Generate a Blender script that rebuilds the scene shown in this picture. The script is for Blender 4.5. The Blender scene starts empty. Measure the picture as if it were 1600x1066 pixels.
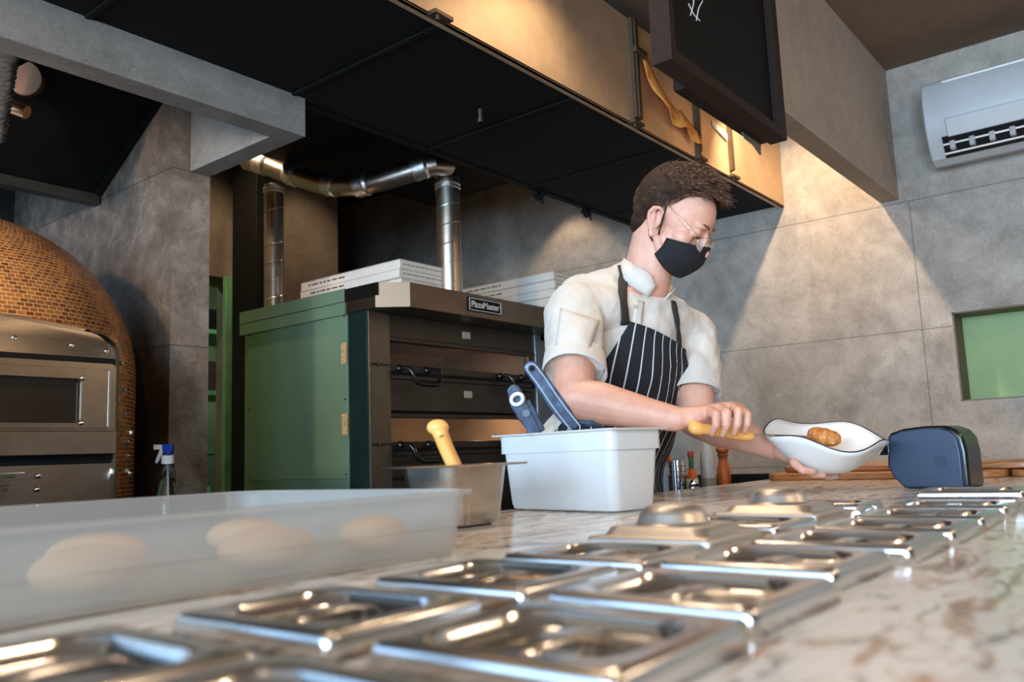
import bpy, bmesh, math, random
from mathutils import Vector, Matrix, noise
from mathutils.bvhtree import BVHTree
PI = math.pi
random.seed(7)
SC = bpy.context.scene
COL = SC.collection

# ------------------------------------------------------------------ camera
F_PX = 1320.6
PITCH, ROLL, YAW = 0.135513, -0.03876, 0.898731
CAM = Vector((0, 0, 1.0))
fw = Vector((math.sin(YAW)*math.cos(PITCH), math.cos(YAW)*math.cos(PITCH), math.sin(PITCH)))
rt0 = Vector((math.cos(YAW), -math.sin(YAW), 0))
up0 = rt0.cross(fw)
RT = math.cos(ROLL)*rt0 + math.sin(ROLL)*up0
UP = -math.sin(ROLL)*rt0 + math.cos(ROLL)*up0
def ray(px, py): return RT*((px-800)/F_PX) - UP*((py-533)/F_PX) + fw
def P(px, py, d): return CAM + ray(px, py)*d
cd = bpy.data.cameras.new('camera'); cam = bpy.data.objects.new('camera', cd); COL.objects.link(cam)
cam.matrix_world = Matrix(((RT.x, UP.x, -fw.x, CAM.x), (RT.y, UP.y, -fw.y, CAM.y), (RT.z, UP.z, -fw.z, CAM.z), (0, 0, 0, 1)))
cd.sensor_width = 36; cd.lens = F_PX/1600*36; cd.clip_start = 0.02; cd.clip_end = 60
cd.dof.use_dof = True; cd.dof.focus_distance = 1.95; cd.dof.aperture_fstop = 5.0
SC.camera = cam
SC.view_settings.view_transform = 'Standard'; SC.view_settings.look = 'None'
SC.view_settings.gamma = 1; SC.view_settings.use_curve_mapping = False
SC.view_settings.exposure = 0.0

# ------------------------------------------------------------------ materials
def srgb(r, g, b):
    f = lambda c: c/12.92 if c <= .04045 else ((c+.055)/1.055)**2.4
    return (f(r/255), f(g/255), f(b/255), 1)
class NT:
    def __init__(s, name):
        s.m = bpy.data.materials.new(name); s.m.use_nodes = True
        s.t = s.m.node_tree; s.n = s.t.nodes; s.b = s.n['Principled BSDF']
    def add(s, typ, **kw):
        n = s.n.new(typ)
        for k, v in kw.items():
            if k.startswith('i_'): n.inputs[k[2:].replace('_', ' ')].default_value = v
            else: setattr(n, k, v)
        return n
    def link(s, a, b): s.t.links.new(a, b)
    def math(s, op, a, b=None, c=None):
        n = s.n.new('ShaderNodeMath'); n.operation = op
        for i, v in enumerate((a, b, c)):
            if v is None: continue
            if hasattr(v, 'links'): s.link(v, n.inputs[i])
            else: n.inputs[i].default_value = v
        return n.outputs[0]
    def ramp(s, fac, stops):
        r = s.n.new('ShaderNodeValToRGB'); e = r.color_ramp.elements
        while len(e) < len(stops): e.new(.5)
        for i, (p, c) in enumerate(stops): e[i].position = p; e[i].color = c
        s.link(fac, r.inputs[0]); return r.outputs[0]
    def mix(s, fac, a, b, mode='MIX'):
        n = s.n.new('ShaderNodeMix'); n.data_type = 'RGBA'; n.blend_type = mode
        for i, v in ((0, fac), (6, a), (7, b)):
            if hasattr(v, 'links'): s.link(v, n.inputs[i])
            else: n.inputs[i].default_value = v
        return n.outputs[2]
    def noise(s, scale, detail=4, rough=.6, vec=None, dist=0):
        n = s.add('ShaderNodeTexNoise'); n.inputs['Scale'].default_value = scale
        n.inputs['Detail'].default_value = detail; n.inputs['Roughness'].default_value = rough
        n.inputs['Distortion'].default_value = dist
        if vec is not None: s.link(vec, n.inputs['Vector'])
        return n.outputs[0]
    def pos(s): return s.add('ShaderNodeNewGeometry').outputs['Position']
    def bump(s, h, strength=.3, dist=.002):
        b = s.add('ShaderNodeBump'); b.inputs['Strength'].default_value = strength; b.inputs['Distance'].default_value = dist
        s.link(h, b.inputs['Height']); s.link(b.outputs[0], s.b.inputs['Normal'])
def mat(name, col, rough=.5, metal=0, var=.12, nscale=30, bump=0, spec=.5, coat=0, trans=0, alpha=1, emis=None, es=0):
    k = NT(name); b = k.b
    b.inputs['Roughness'].default_value = rough; b.inputs['Metallic'].default_value = metal
    b.inputs['Specular IOR Level'].default_value = spec; b.inputs['Coat Weight'].default_value = coat
    b.inputs['Transmission Weight'].default_value = trans; b.inputs['Alpha'].default_value = alpha
    if var > 0:
        tc = k.add('ShaderNodeTexCoord').outputs['Object']
        nz = k.noise(nscale, 5, .6, tc)
        lo = tuple(c*(1-var) for c in col[:3])+(1,); hi = tuple(min(1, c*(1+var)) for c in col[:3])+(1,)
        k.link(k.ramp(nz, [(.3, lo), (.7, hi)]), b.inputs['Base Color'])
        if bump: k.bump(nz, bump)
    else: b.inputs['Base Color'].default_value = col
    if emis: b.inputs['Emission Color'].default_value = emis; b.inputs['Emission Strength'].default_value = es
    return k.m
def concrete(name, c1, c2, c3, joints=(), rough=.75, scale=1.0, gloss_to=None):
    """plaster / cement tile: blotchy noise, fine grain, optional tile joints [(axis, offset, spacing, zmax)]"""
    k = NT(name); p = k.pos()
    big = k.noise(2.2*scale, 6, .65, p, .6); mid = k.noise(9*scale, 6, .7, p, .3); fine = k.noise(120, 3, .7, p)
    c = k.ramp(big, [(.32, c1), (.52, c2), (.7, c3)])
    c = k.mix(.45, c, k.ramp(mid, [(.36, c1), (.5, c2), (.64, c3)]))
    vor = k.noise(4.5*scale, 9, .75, p, 2.5)
    c = k.mix(k.math('MULTIPLY', k.math('GREATER_THAN', vor, .62), .22), c, tuple(x*.55 for x in c1[:3])+(1,))
    c = k.mix(.18, c, k.ramp(fine, [(.35, (.25, .25, .25, 1)), (.65, (.8, .8, .8, 1))]), 'OVERLAY')
    h = mid
    if joints:
        sep = k.add('ShaderNodeSeparateXYZ'); k.link(p, sep.inputs[0]); tot = None
        for ax, off, sp, zmax in joints:
            v = k.math('DIVIDE', k.math('SUBTRACT', sep.outputs[ax], off), sp)
            d = k.math('MULTIPLY', k.math('ABSOLUTE', k.math('SUBTRACT', k.math('FRACT', k.math('ADD', v, .5)), .5)), sp)
            mk = k.math('MULTIPLY', k.math('LESS_THAN', d, .0022), k.math('LESS_THAN', sep.outputs[2], zmax))
            tot = mk if tot is None else k.math('MAXIMUM', tot, mk)
        c = k.mix(k.math('MULTIPLY', tot, .55), c, tuple(x*.35 for x in c1[:3])+(1,))
        h = k.math('SUBTRACT', mid, k.math('MULTIPLY', tot, .8))
    k.link(c, k.b.inputs['Base Color']); k.b.inputs['Roughness'].default_value = rough
    k.b.inputs['Specular IOR Level'].default_value = .3
    k.bump(h, .35, .003)
    return k.m
M = {}
M['wall_r'] = concrete('cement_tile_right', srgb(118, 111, 102), srgb(148, 141, 131), srgb(172, 164, 152), [(2, 1.41, .495, 2.0), (1, .748, 3.2, 1.905)])
M['wall_b'] = concrete('cement_plaster_back', srgb(92, 82, 70), srgb(110, 99, 85), srgb(128, 116, 100))
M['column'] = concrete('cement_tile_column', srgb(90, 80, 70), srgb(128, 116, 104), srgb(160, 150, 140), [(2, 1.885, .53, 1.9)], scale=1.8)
M['column_side'] = concrete('shaded_stained_tile', srgb(58, 48, 40), srgb(88, 76, 64), srgb(120, 106, 92), [(2, 1.885, .53, 1.9)], scale=1.8)  # stained tile, also darkened in colour for the shade on the left face
M['beam'] = concrete('raw_concrete', srgb(100, 97, 90), srgb(118, 115, 108), srgb(134, 131, 124), rough=.85)
M['bulk'] = concrete('painted_plaster', srgb(140, 126, 112), srgb(152, 138, 124), srgb(162, 149, 135), rough=.8)
M['ceil'] = concrete('brown_ceiling', srgb(104, 86, 70), srgb(112, 94, 78), srgb(120, 101, 84), rough=.85)
M['black'] = mat('matt_black_paint', srgb(11, 11, 10), .7, 0, .3, 12, spec=.2)
M['blacksteel'] = mat('black_steel', srgb(30, 29, 27), .38, .6, .3, 8)
M['floor'] = concrete('dark_floor_tile', srgb(60, 56, 52), srgb(75, 70, 66), srgb(88, 83, 78), [(0, 0, .6, 3), (1, 0, .6, 3)], rough=.45)
M['plain'] = concrete('dining_room_wall', srgb(88, 72, 58), srgb(104, 86, 70), srgb(120, 100, 82))
def steel(name, col=(.62, .6, .57, 1), rough=.24, aniso=True, streak=(1, 1, 60), dirt=.12):
    k = NT(name); tc = k.add('ShaderNodeTexCoord').outputs['Object']
    mp = k.add('ShaderNodeMapping'); mp.inputs['Scale'].default_value = streak; k.link(tc, mp.inputs[0])
    st = k.noise(14, 4, .6, mp.outputs[0]); bl = k.noise(6, 5, .65, tc)
    k.link(k.ramp(bl, [(.3, tuple(c*(1-dirt) for c in col[:3])+(1,)), (.7, col)]), k.b.inputs['Base Color'])
    k.b.inputs['Metallic'].default_value = 1
    r = k.math('ADD', k.math('MULTIPLY', st, .12), rough-.06); r = k.math('ADD', r, k.math('MULTIPLY', bl, .08))
    k.link(r, k.b.inputs['Roughness']); k.bump(st, .02, .0004)
    return k.m
M['steel'] = steel('polished_steel', (.72, .71, .70, 1), .16, dirt=.08)
M['pan'] = steel('pan_steel', (.50, .45, .39, 1), .2)
M['cornerplate'] = steel('pale_corner_plate', (.36, .27, .19, 1), .5)
M['ovensteel'] = steel('oven_steel', (.21, .175, .14, 1), .34, dirt=.3)
M['ovendark'] = steel('oven_dark_steel', (.10, .088, .075, 1), .38, dirt=.3)
M['domesteel'] = steel('dome_oven_steel', (.34, .28, .22, 1), .25, dirt=.25)
M['chrome'] = steel('chrome', (.85, .85, .85, 1), .08, dirt=.02)
M['galv'] = steel('galvanised_duct', (.62, .56, .48, 1), .3, streak=(1, 1, 8), dirt=.25)
M['foil'] = mat('aluminium_foil', (.92, .88, .84, 1), .38, 1, .2, 60, 1)
M['fascia'] = steel('bronze_fascia', (.78, .58, .38, 1), .58, streak=(30, 30, 1), dirt=.25)
M['strip'] = steel('fascia_strip', (.15, .105, .07, 1), .5, dirt=.3)
M['green'] = mat('green_oven_panel', srgb(124, 152, 124), .34, .4, .1, 3)
M['greenpost'] = mat('green_paint', srgb(104, 158, 112), .55, 0, .2, 14)
M['greenwall'] = mat('pale_green_wall', srgb(150, 175, 120), .7, 0, .08, 5)
M['niche'] = mat('green_niche_panel', srgb(128, 150, 92), .5, 0, .1, 3)
M['bluesteel'] = mat('dark_green_steel_strip', srgb(44, 66, 66), .33, .7, .2, 6)
M['gold'] = mat('gold_mesh', srgb(236, 190, 140), .35, .5, .5, 200)
M['glassdark'] = mat('dark_oven_glass', srgb(40, 32, 24), .06, 0, .2, 5, spec=.8)
M['rubber'] = mat('black_gloss_plastic', srgb(18, 18, 18), .22, 0, .2, 10)
M['paper'] = mat('white_carton', srgb(215, 206, 192), .7, 0, .05, 30)
M['ink'] = mat('brown_ink', srgb(96, 66, 50), .8, 0, 0)
M['white'] = mat('white_plastic', srgb(225, 222, 215), .35, 0, .03, 10)
M['label'] = mat('paper_label', srgb(176, 160, 140), .7, 0, .05, 30)
M['orange'] = mat('orange_handle_plastic', srgb(244, 182, 98), .38, 0, .06, 12)
M['stone'] = mat('oven_chamber_stone', srgb(190, 160, 128), .8, 0, .15, 14)
M['tape'] = mat('orange_torn_tape', srgb(250, 160, 72), .6, 0, .25, 60)
M['wood'] = None
def wood(name, a, b, axis=(1, 12, 12)):
    k = NT(name); tc = k.add('ShaderNodeTexCoord').outputs['Object']
    mp = k.add('ShaderNodeMapping'); mp.inputs['Scale'].default_value = axis; k.link(tc, mp.inputs[0])
    n = k.noise(5, 6, .6, mp.outputs[0], 1.2)
    k.link(k.ramp(n, [(.3, a), (.55, b), (.75, a)]), k.b.inputs['Base Color']); k.b.inputs['Roughness'].default_value = .38
    k.bump(n, .1); return k.m
M['board'] = wood('oiled_wood_board', srgb(128, 78, 42), srgb(186, 128, 78), (14, 1.5, 14))
M['mill'] = wood('pepper_mill_wood', srgb(120, 58, 24), srgb(176, 96, 44), (10, 10, 2))
M['frame'] = wood('dark_wood_frame', srgb(20, 12, 8), srgb(40, 25, 17), (3, 20, 20))
M['frame'].node_tree.nodes['Principled BSDF'].inputs['Roughness'].default_value = .6
M['frame'].node_tree.nodes['Principled BSDF'].inputs['Specular IOR Level'].default_value = .2
M['chalk'] = mat('blackboard', srgb(11, 12, 11), .6, 0, .3, 4, spec=.15)
# granite worktop
k = NT('granite_worktop'); p = k.pos()
warp = k.add('ShaderNodeMapping'); warp.inputs['Rotation'].default_value = (0, 0, .55); warp.inputs['Scale'].default_value = (1.0, 2.6, 1); k.link(p, warp.inputs[0])
n1 = k.noise(4.2, 8, .60, warp.outputs[0], 1.6); n2 = k.noise(8, 8, .70, warp.outputs[0], 2.6); n3 = k.noise(7.0, 5, .6, warp.outputs[0], 1.4); n4 = k.noise(150, 3, .7, p)
c = k.ramp(n1, [(.32, srgb(112, 92, 78)), (.39, srgb(196, 178, 158)), (.45, srgb(240, 237, 230)), (.55, srgb(236, 232, 224)), (.61, srgb(190, 166, 140)), (.70, srgb(128, 98, 76))])
c = k.mix(k.math('MULTIPLY', k.math('SMOOTH_MIN', k.math('MAXIMUM', k.math('MULTIPLY', k.math('SUBTRACT', n2, .55), 14), 0), 1, .1), .7), c, srgb(88, 78, 72))
c = k.mix(k.math('MULTIPLY', k.math('MINIMUM', k.math('MAXIMUM', k.math('MULTIPLY', k.math('SUBTRACT', n3, .56), 10), 0), 1), .6), c, srgb(190, 116, 56))
c = k.mix(.2, c, k.ramp(n4, [(.35, (.2, .2, .2, 1)), (.65, (.8, .8, .8, 1))]), 'OVERLAY')
k.link(c, k.b.inputs['Base Color']); k.b.inputs['Roughness'].default_value = .16; k.b.inputs['Specular IOR Level'].default_value = .5
M['granite'] = k.m
# mosaic: brick pattern in surface metres (uv)
k = NT('gold_glass_mosaic'); uv = k.add('ShaderNodeUVMap').outputs[0]
br = k.add('ShaderNodeTexBrick'); k.link(uv, br.inputs['Vector'])
for nm, v in (('Scale', 1), ('Mortar Size', .0011), ('Mortar Smooth', .1), ('Brick Width', .0200), ('Row Height', .0112), ('Bias', -.1)): br.inputs[nm].default_value = v
br.inputs['Color1'].default_value = srgb(244, 168, 78); br.inputs['Color2'].default_value = srgb(164, 92, 32); br.inputs['Mortar'].default_value = srgb(190, 170, 140)
nz = k.noise(40, 4, .6, uv)
c = k.mix(.35, br.outputs[0], k.ramp(nz, [(.35, srgb(90, 50, 20)), (.65, srgb(236, 170, 90))]), 'OVERLAY')
k.link(c, k.b.inputs['Base Color']); k.link(k.math('MULTIPLY', k.math('SUBTRACT', 1, br.outputs[1]), .6), k.b.inputs['Metallic'])
k.link(k.math('ADD', k.math('MULTIPLY', br.outputs[1], .5), .24), k.b.inputs['Roughness'])
k.bump(k.math('ADD', k.math('MULTIPLY', br.outputs[1], -1), k.math('MULTIPLY', nz, .5)), .7, .0012)
M['mosaic'] = k.m
# milky plastic
def milky(name, col, tr, rough=.35, clear=.0):
    k = NT(name); o = k.n['Material Output']
    k.b.inputs['Base Color'].default_value = col; k.b.inputs['Roughness'].default_value = rough
    t = k.add('ShaderNodeBsdfTranslucent'); t.inputs[0].default_value = col
    mx = k.add('ShaderNodeMixShader'); mx.inputs[0].default_value = tr
    k.link(k.b.outputs[0], mx.inputs[1]); k.link(t.outputs[0], mx.inputs[2])
    out = mx.outputs[0]
    if clear:
        tp = k.add('ShaderNodeBsdfTransparent'); tp.inputs[0].default_value = (.95, .95, .93, 1)
        m2 = k.add('ShaderNodeMixShader'); m2.inputs[0].default_value = clear
        k.link(out, m2.inputs[1]); k.link(tp.outputs[0], m2.inputs[2]); out = m2.outputs[0]
    k.link(out, o.inputs[0]); return k.m
M['milky'] = milky('milky_polypropylene', srgb(206, 203, 196), .35, .25, .55)
M['polywhite'] = milky('white_polypropylene', srgb(226, 226, 222), .25, .3)
M['clearpet'] = mat('clear_bottle', (.95, .97, .97, 1), .05, 0, 0, trans=1)
M['dough'] = mat('risen_dough', srgb(236, 184, 130), .6, 0, .08, 8)

# ------------------------------------------------------------------ helpers
def link(o, parent=None):
    COL.objects.link(o)
    if parent is not None:
        o.parent = parent; o.matrix_parent_inverse = parent.matrix_basis.inverted()
    return o
def obj(name, bm, m, parent=None, bevel=0, smooth=False, angle=35, seg=2):
    bmesh.ops.recalc_face_normals(bm, faces=bm.faces)
    me = bpy.data.meshes.new(name); bm.to_mesh(me); bm.free()
    if smooth:
        me.polygons.foreach_set('use_smooth', [True]*len(me.polygons))
        if smooth != 'all' and hasattr(me, 'set_sharp_from_angle'): me.set_sharp_from_angle(angle=math.radians(angle))
    ms = m if isinstance(m, (list, tuple)) else [m]
    for x in ms: me.materials.append(x)
    o = bpy.data.objects.new(name, me); link(o, parent)
    if bevel:
        b = o.modifiers.new('bevel', 'BEVEL'); b.width = bevel; b.segments = seg; b.limit_method = 'ANGLE'; b.angle_limit = math.radians(40)
    return o
def thing(name, label, cat, loc, rz=0, group=None):
    o = bpy.data.objects.new(name, None); o.empty_display_size = .05
    o.matrix_basis = Matrix.Translation(loc) @ Matrix.Rotation(rz, 4, 'Z')
    COL.objects.link(o); tag(o, label, cat, group); return o
def tag(o, label, cat, group=None):
    o['label'] = label; o['category'] = cat
    if group: o['group'] = group
    return o
def struct(name, bm, m, parent=None, **kw):
    o = obj(name, bm, m, parent, **kw)
    if parent is None: o['kind'] = 'structure'
    return o
def B(): return bmesh.new()
def box(bm, a, b, mi=0, mtx=None):
    (x0, y0, z0), (x1, y1, z1) = a, b
    vs = [bm.verts.new(v) for v in ((x0, y0, z0), (x1, y0, z0), (x1, y1, z0), (x0, y1, z0), (x0, y0, z1), (x1, y0, z1), (x1, y1, z1), (x0, y1, z1))]
    for f in ((0, 3, 2, 1), (4, 5, 6, 7), (0, 1, 5, 4), (1, 2, 6, 5), (2, 3, 7, 6), (3, 0, 4, 7)):
        q = bm.faces.new([vs[i] for i in f]); q.material_index = mi
    if mtx is not None:
        for v in vs: v.co = mtx @ v.co
    return bm
def prism(bm, pts, vec, mi=0):
    """closed polygon (3-D pts) extruded by vec"""
    a = [bm.verts.new(p) for p in pts]; b = [bm.verts.new(Vector(p)+Vector(vec)) for p in pts]; n = len(a)
    bm.faces.new(a).material_index = mi; bm.faces.new(b[::-1]).material_index = mi
    for i in range(n): bm.faces.new((a[i], a[(i+1) % n], b[(i+1) % n], b[i])).material_index = mi
    return bm
def frames(pts):
    pts = [Vector(p) for p in pts]; T = []
    for i in range(len(pts)):
        t = (pts[min(i+1, len(pts)-1)]-pts[max(i-1, 0)]); T.append(t.normalized())
    n = T[0].orthogonal().normalized(); out = []
    for i, t in enumerate(T):
        n = (n-t*n.dot(t)); n = n.normalized() if n.length > 1e-6 else t.orthogonal().normalized()
        out.append((pts[i], n, t.cross(n)))
    return out
def tube(bm, pts, r, seg=12, caps=True, sq=1):
    fr = frames(pts); rs = r if isinstance(r, (list, tuple)) else [r]*len(fr); rings = []
    for (p, n, b), q in zip(fr, rs):
        rings.append([bm.verts.new(p + n*(math.cos(2*PI*i/seg)*q) + b*(math.sin(2*PI*i/seg)*q*sq)) for i in range(seg)])
    for a, c in zip(rings, rings[1:]):
        for i in range(seg): bm.faces.new((a[i], a[(i+1) % seg], c[(i+1) % seg], c[i]))
    if caps: bm.faces.new(rings[0][::-1]); bm.faces.new(rings[-1])
    return bm
def lathe(bm, prof, c=(0, 0, 0), seg=32, uv=False, a0=0, a1=2*PI, capt=True):
    c = Vector(c); full = abs(a1-a0-2*PI) < 1e-6; rings = []; N = seg if full else seg+1
    for r, z in prof:
        rings.append([bm.verts.new(c+Vector((r*math.cos(a0+(a1-a0)*i/seg), r*math.sin(a0+(a1-a0)*i/seg), z))) for i in range(N)])
    ul = bm.loops.layers.uv.verify() if uv else None
    s = [0]
    for (r0, z0), (r1, z1) in zip(prof, prof[1:]): s.append(s[-1]+math.hypot(r1-r0, z1-z0))
    for j in range(len(rings)-1):
        a, b = rings[j], rings[j+1]
        for i in range(seg):
            f = bm.faces.new((a[i], a[(i+1) % N], b[(i+1) % N], b[i]))
            if uv:
                R = uv
                for lp, (ii, jj) in zip(f.loops, ((i, j), (i+1, j), (i+1, j+1), (i, j+1))):
                    lp[ul].uv = ((a0+(a1-a0)*ii/seg)*R, s[jj])
    if full and capt:
        if prof[0][0] > 1e-5: bm.faces.new(rings[0][::-1])
        if prof[-1][0] > 1e-5: bm.faces.new(rings[-1])
    return bm
def rrect(hx, hy, r, n=8):
    r = min(r, hx-1e-4, hy-1e-4); out = []
    for cx, cy, a in ((hx-r, hy-r, 0), (-hx+r, hy-r, 90), (-hx+r, -hy+r, 180), (hx-r, -hy+r, 270)):
        for i in range(n+1):
            t = math.radians(a+90*i/n); out.append((cx+r*math.cos(t), cy+r*math.sin(t)))
    return out
def loft(bm, rings, cap0=True, cap1=True):
    R = [[bm.verts.new(p) for p in r] for r in rings]; n = len(R[0])
    for a, b in zip(R, R[1:]):
        for i in range(n): bm.faces.new((a[i], a[(i+1) % n], b[(i+1) % n], b[i]))
    if cap0: bm.faces.new(R[0][::-1])
    if cap1: bm.faces.new(R[-1])
    return bm
def rr3(hx, hy, r, z, n=8): return [(x, y, z) for x, y in rrect(hx, hy, r, n)]
def sphere(bm, c, r, axes=None, u=16, v=10):
    c = Vector(c); r = (r, r, r) if not isinstance(r, (tuple, list)) else r
    ax = axes or (Vector((1, 0, 0)), Vector((0, 1, 0)), Vector((0, 0, 1)))
    top = bm.verts.new(c+ax[2]*r[2]); bot = bm.verts.new(c-ax[2]*r[2]); rings = []
    for j in range(1, v):
        t = PI*j/v
        rings.append([bm.verts.new(c+ax[0]*(r[0]*math.sin(t)*math.cos(2*PI*i/u))+ax[1]*(r[1]*math.sin(t)*math.sin(2*PI*i/u))+ax[2]*(r[2]*math.cos(t))) for i in range(u)])
    for i in range(u):
        bm.faces.new((top, rings[0][i], rings[0][(i+1) % u])); bm.faces.new((bot, rings[-1][(i+1) % u], rings[-1][i]))
    for a, b in zip(rings, rings[1:]):
        for i in range(u): bm.faces.new((a[i], b[i], b[(i+1) % u], a[(i+1) % u]))
    return bm
def capsule(bm, p0, r0, p1, r1, seg=14):
    p0, p1 = Vector(p0), Vector(p1); t = (p1-p0); L = t.length
    if L < 1e-5: return sphere(bm, p0, r0)
    t /= L; n = t.orthogonal().normalized(); b = t.cross(n); rings = []
    prof = [(-math.cos(a)*r0, math.sin(a)*r0) for a in (0.3, .7, 1.1, 1.5708)] + [(L+math.sin(a)*r1, math.cos(a)*r1) for a in (0, .45, .87, 1.27)]
    for d, r in prof: rings.append([bm.verts.new(p0+t*d+n*(r*math.cos(2*PI*i/seg))+b*(r*math.sin(2*PI*i/seg))) for i in range(seg)])
    for a, c in zip(rings, rings[1:]):
        for i in range(seg): bm.faces.new((a[i], a[(i+1) % seg], c[(i+1) % seg], c[i]))
    bm.faces.new(rings[0][::-1]); bm.faces.new(rings[-1]); return bm
def remesh(o, vox, smooth=6, fac=.5):
    m = o.modifiers.new('remesh', 'REMESH'); m.mode = 'VOXEL'; m.voxel_size = vox; m.use_smooth_shade = True
    if smooth: s = o.modifiers.new('smooth', 'SMOOTH'); s.factor = fac; s.iterations = smooth
    return o
def copy_tree(o, parent=None):
    c = o.copy(); COL.objects.link(c)
    if parent is not None: c.parent = parent
    for ch in o.children: copy_tree(ch, c)
    return c
def text(name, s, size, m, parent, origin, xdir, ydir, depth=.0008, align='CENTER', bold=0, label=None):
    cu = bpy.data.curves.new(name, 'FONT'); cu.body = s; cu.size = size; cu.extrude = depth; cu.offset = bold; cu.align_x = align; cu.align_y = 'CENTER'
    tmp = bpy.data.objects.new(name+'_t', cu); COL.objects.link(tmp)
    dg = bpy.context.evaluated_depsgraph_get(); me = bpy.data.meshes.new_from_object(tmp.evaluated_get(dg))
    COL.objects.unlink(tmp); bpy.data.objects.remove(tmp)
    x = Vector(xdir).normalized(); y = Vector(ydir).normalized(); z = x.cross(y); o0 = Vector(origin)
    for v in me.vertices: v.co = o0+x*v.co.x+y*v.co.y+z*v.co.z
    me.materials.clear(); me.materials.append(m); o = bpy.data.objects.new(name, me); return link(o, parent)

# ================================================================== SETTING
XR = 3.4
bm = B(); box(bm, (-3.2, -3.6, -.05), (5.2, 6.2, 0)); struct('floor', bm, M['floor'])
bm = B(); box(bm, (-3.2, -3.6, 2.44), (XR+.2, 1.9, 2.5)); struct('ceiling', bm, M['ceil'])
bm = B(); box(bm, (-3.2, 1.9, 2.60), (5.2, 6.2, 2.66)); box(bm, (-3.2, 1.86, 2.44), (XR, 1.9, 2.66)); struct('ceiling_1', bm, M['black'])
# right wall with the green pass-through niche
NY0, NY1, NZ0, NZ1 = -.35, .644, 1.135, 1.459
bm = B()
box(bm, (XR, -3.6, 0), (XR+.2, NY0, 2.7)); box(bm, (XR, NY1, 0), (XR+.2, 4.4, 2.7))
box(bm, (XR, NY0, 0), (XR+.2, NY1, NZ0)); box(bm, (XR, NY0, NZ1), (XR+.2, NY1, 2.7))
bmesh.ops.remove_doubles(bm, verts=bm.verts, dist=1e-5)
struct('wall_right', bm, M['wall_r'])
bm = B(); box(bm, (XR+.14, NY0, NZ0), (XR+.16, NY1, NZ1)); struct('window_1', bm, M['niche'])
# reveal lining of the niche (brown edge strip)
bm = B()
for a, b in (((XR-.001, NY1-.006, NZ0), (XR+.14, NY1, NZ1)), ((XR-.001, NY0, NZ1-.006), (XR+.14, NY1, NZ1)), ((XR-.001, NY0, NZ0), (XR+.14, NY1, NZ0+.004))): box(bm, a, b)
struct('trim_1', bm, mat('brown_niche_lining', srgb(92, 82, 62), .6))
# back wall, stepping back further right
bm = B(); box(bm, (1.39, 3.3, 1.84), (2.75, 3.5, 2.6)); box(bm, (2.19, 3.3, 0), (2.75, 3.5, 1.84)); struct('wall_back', bm, M['wall_b'])
bm = B(); box(bm, (2.75, 4.1, 0), (XR, 4.3, 2.6)); box(bm, (2.73, 3.5, 0), (2.75, 4.3, 2.6)); struct('wall_rear', bm, M['wall_b'])
# kitchen wall behind the dome oven
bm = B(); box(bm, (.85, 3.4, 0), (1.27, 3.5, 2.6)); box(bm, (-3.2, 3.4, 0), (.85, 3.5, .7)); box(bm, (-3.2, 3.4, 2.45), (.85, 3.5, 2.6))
for x in (-3.2, -1.85, -.5): box(bm, (x, 3.4, .7), (x+.06, 3.5, 2.45))  # unseen opening, shaped to let the added daylight reach the lids
struct('wall_kitchen', bm, mat('near_black_wall', srgb(36, 32, 28), .8, 0, .3, 6))  # near-black wall colour with slight mottling
# column and its long return
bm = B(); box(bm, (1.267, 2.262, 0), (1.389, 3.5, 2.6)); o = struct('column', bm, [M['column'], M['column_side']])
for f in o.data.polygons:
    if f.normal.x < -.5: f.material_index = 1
# concrete beam with its return to the column
bm = B(); prism(bm, [(-2.6, 1.797, 1.885), (1.39, 1.797, 1.885), (1.39, 2.262, 1.885), (1.322, 2.262, 1.885), (1.322, 1.868, 1.885), (-2.6, 1.868, 1.885)], (0, 0, .60)); struct('beam', bm, M['beam'], bevel=.002)
# plaster bulkhead on the right
bm = B(); box(bm, (1.95, .782, 1.918), (XR, .85, 2.44)); struct('bulkhead', bm, M['bulk'], bevel=.002)
# dining side of the room, behind the camera
bm = B(); box(bm, (-3.2, -3.7, 0), (XR+.2, -3.6, 2.5)); struct('wall_front', bm, M['plain'])
bm = B()
box(bm, (-3.3, -3.6, 0), (-3.2, 6.2, .55)); box(bm, (-3.3, -3.6, 2.25), (-3.2, 1.3, 2.7)); box(bm, (-3.3, 3.39, 2.25), (-3.2, 6.2, 2.7)); box(bm, (-3.3, 1.3, 2.58), (-3.2, 3.39, 2.7))
for y0, y1 in ((-3.6, -2.6), (-.95, -.7), (1.1, 1.3), (3.39, 6.2)): box(bm, (-3.3, y0, .55), (-3.2, y1, 2.25))
struct('wall_left', bm, M['plain'])
for i, (y0, y1) in enumerate(((-2.6, -.95), (-.7, 1.1), (1.3, 3.39))):
    bm = B()
    for a, b in (((y0, .55), (y1, .60)), ((y0, 2.20), (y1, 2.25)), ((y0, .55), (y0+.05, 2.25)), ((y1-.05, .55), (y1, 2.25)), (((y0+y1)/2-.02, .55), ((y0+y1)/2+.02, 2.25))): box(bm, (-3.28, a[0], a[1]), (-3.22, b[0], b[1]))
    struct('window_%d' % (i+2), bm, M['black'])
# green store room seen through the doorway
bm = B()
box(bm, (.9, 5.6, 0), (5.2, 5.7, 2.6)); box(bm, (5.1, 3.5, 0), (5.2, 5.7, 2.6)); box(bm, (.9, 3.5, 0), (1.0, 5.7, 2.6))
struct('wall_store', bm, M['greenwall'])
bm = B(); box(bm, (2.092, 3.27, 0), (2.192, 3.298, 1.84)); struct('door_1', bm, M['greenpost'], bevel=.003)

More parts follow.
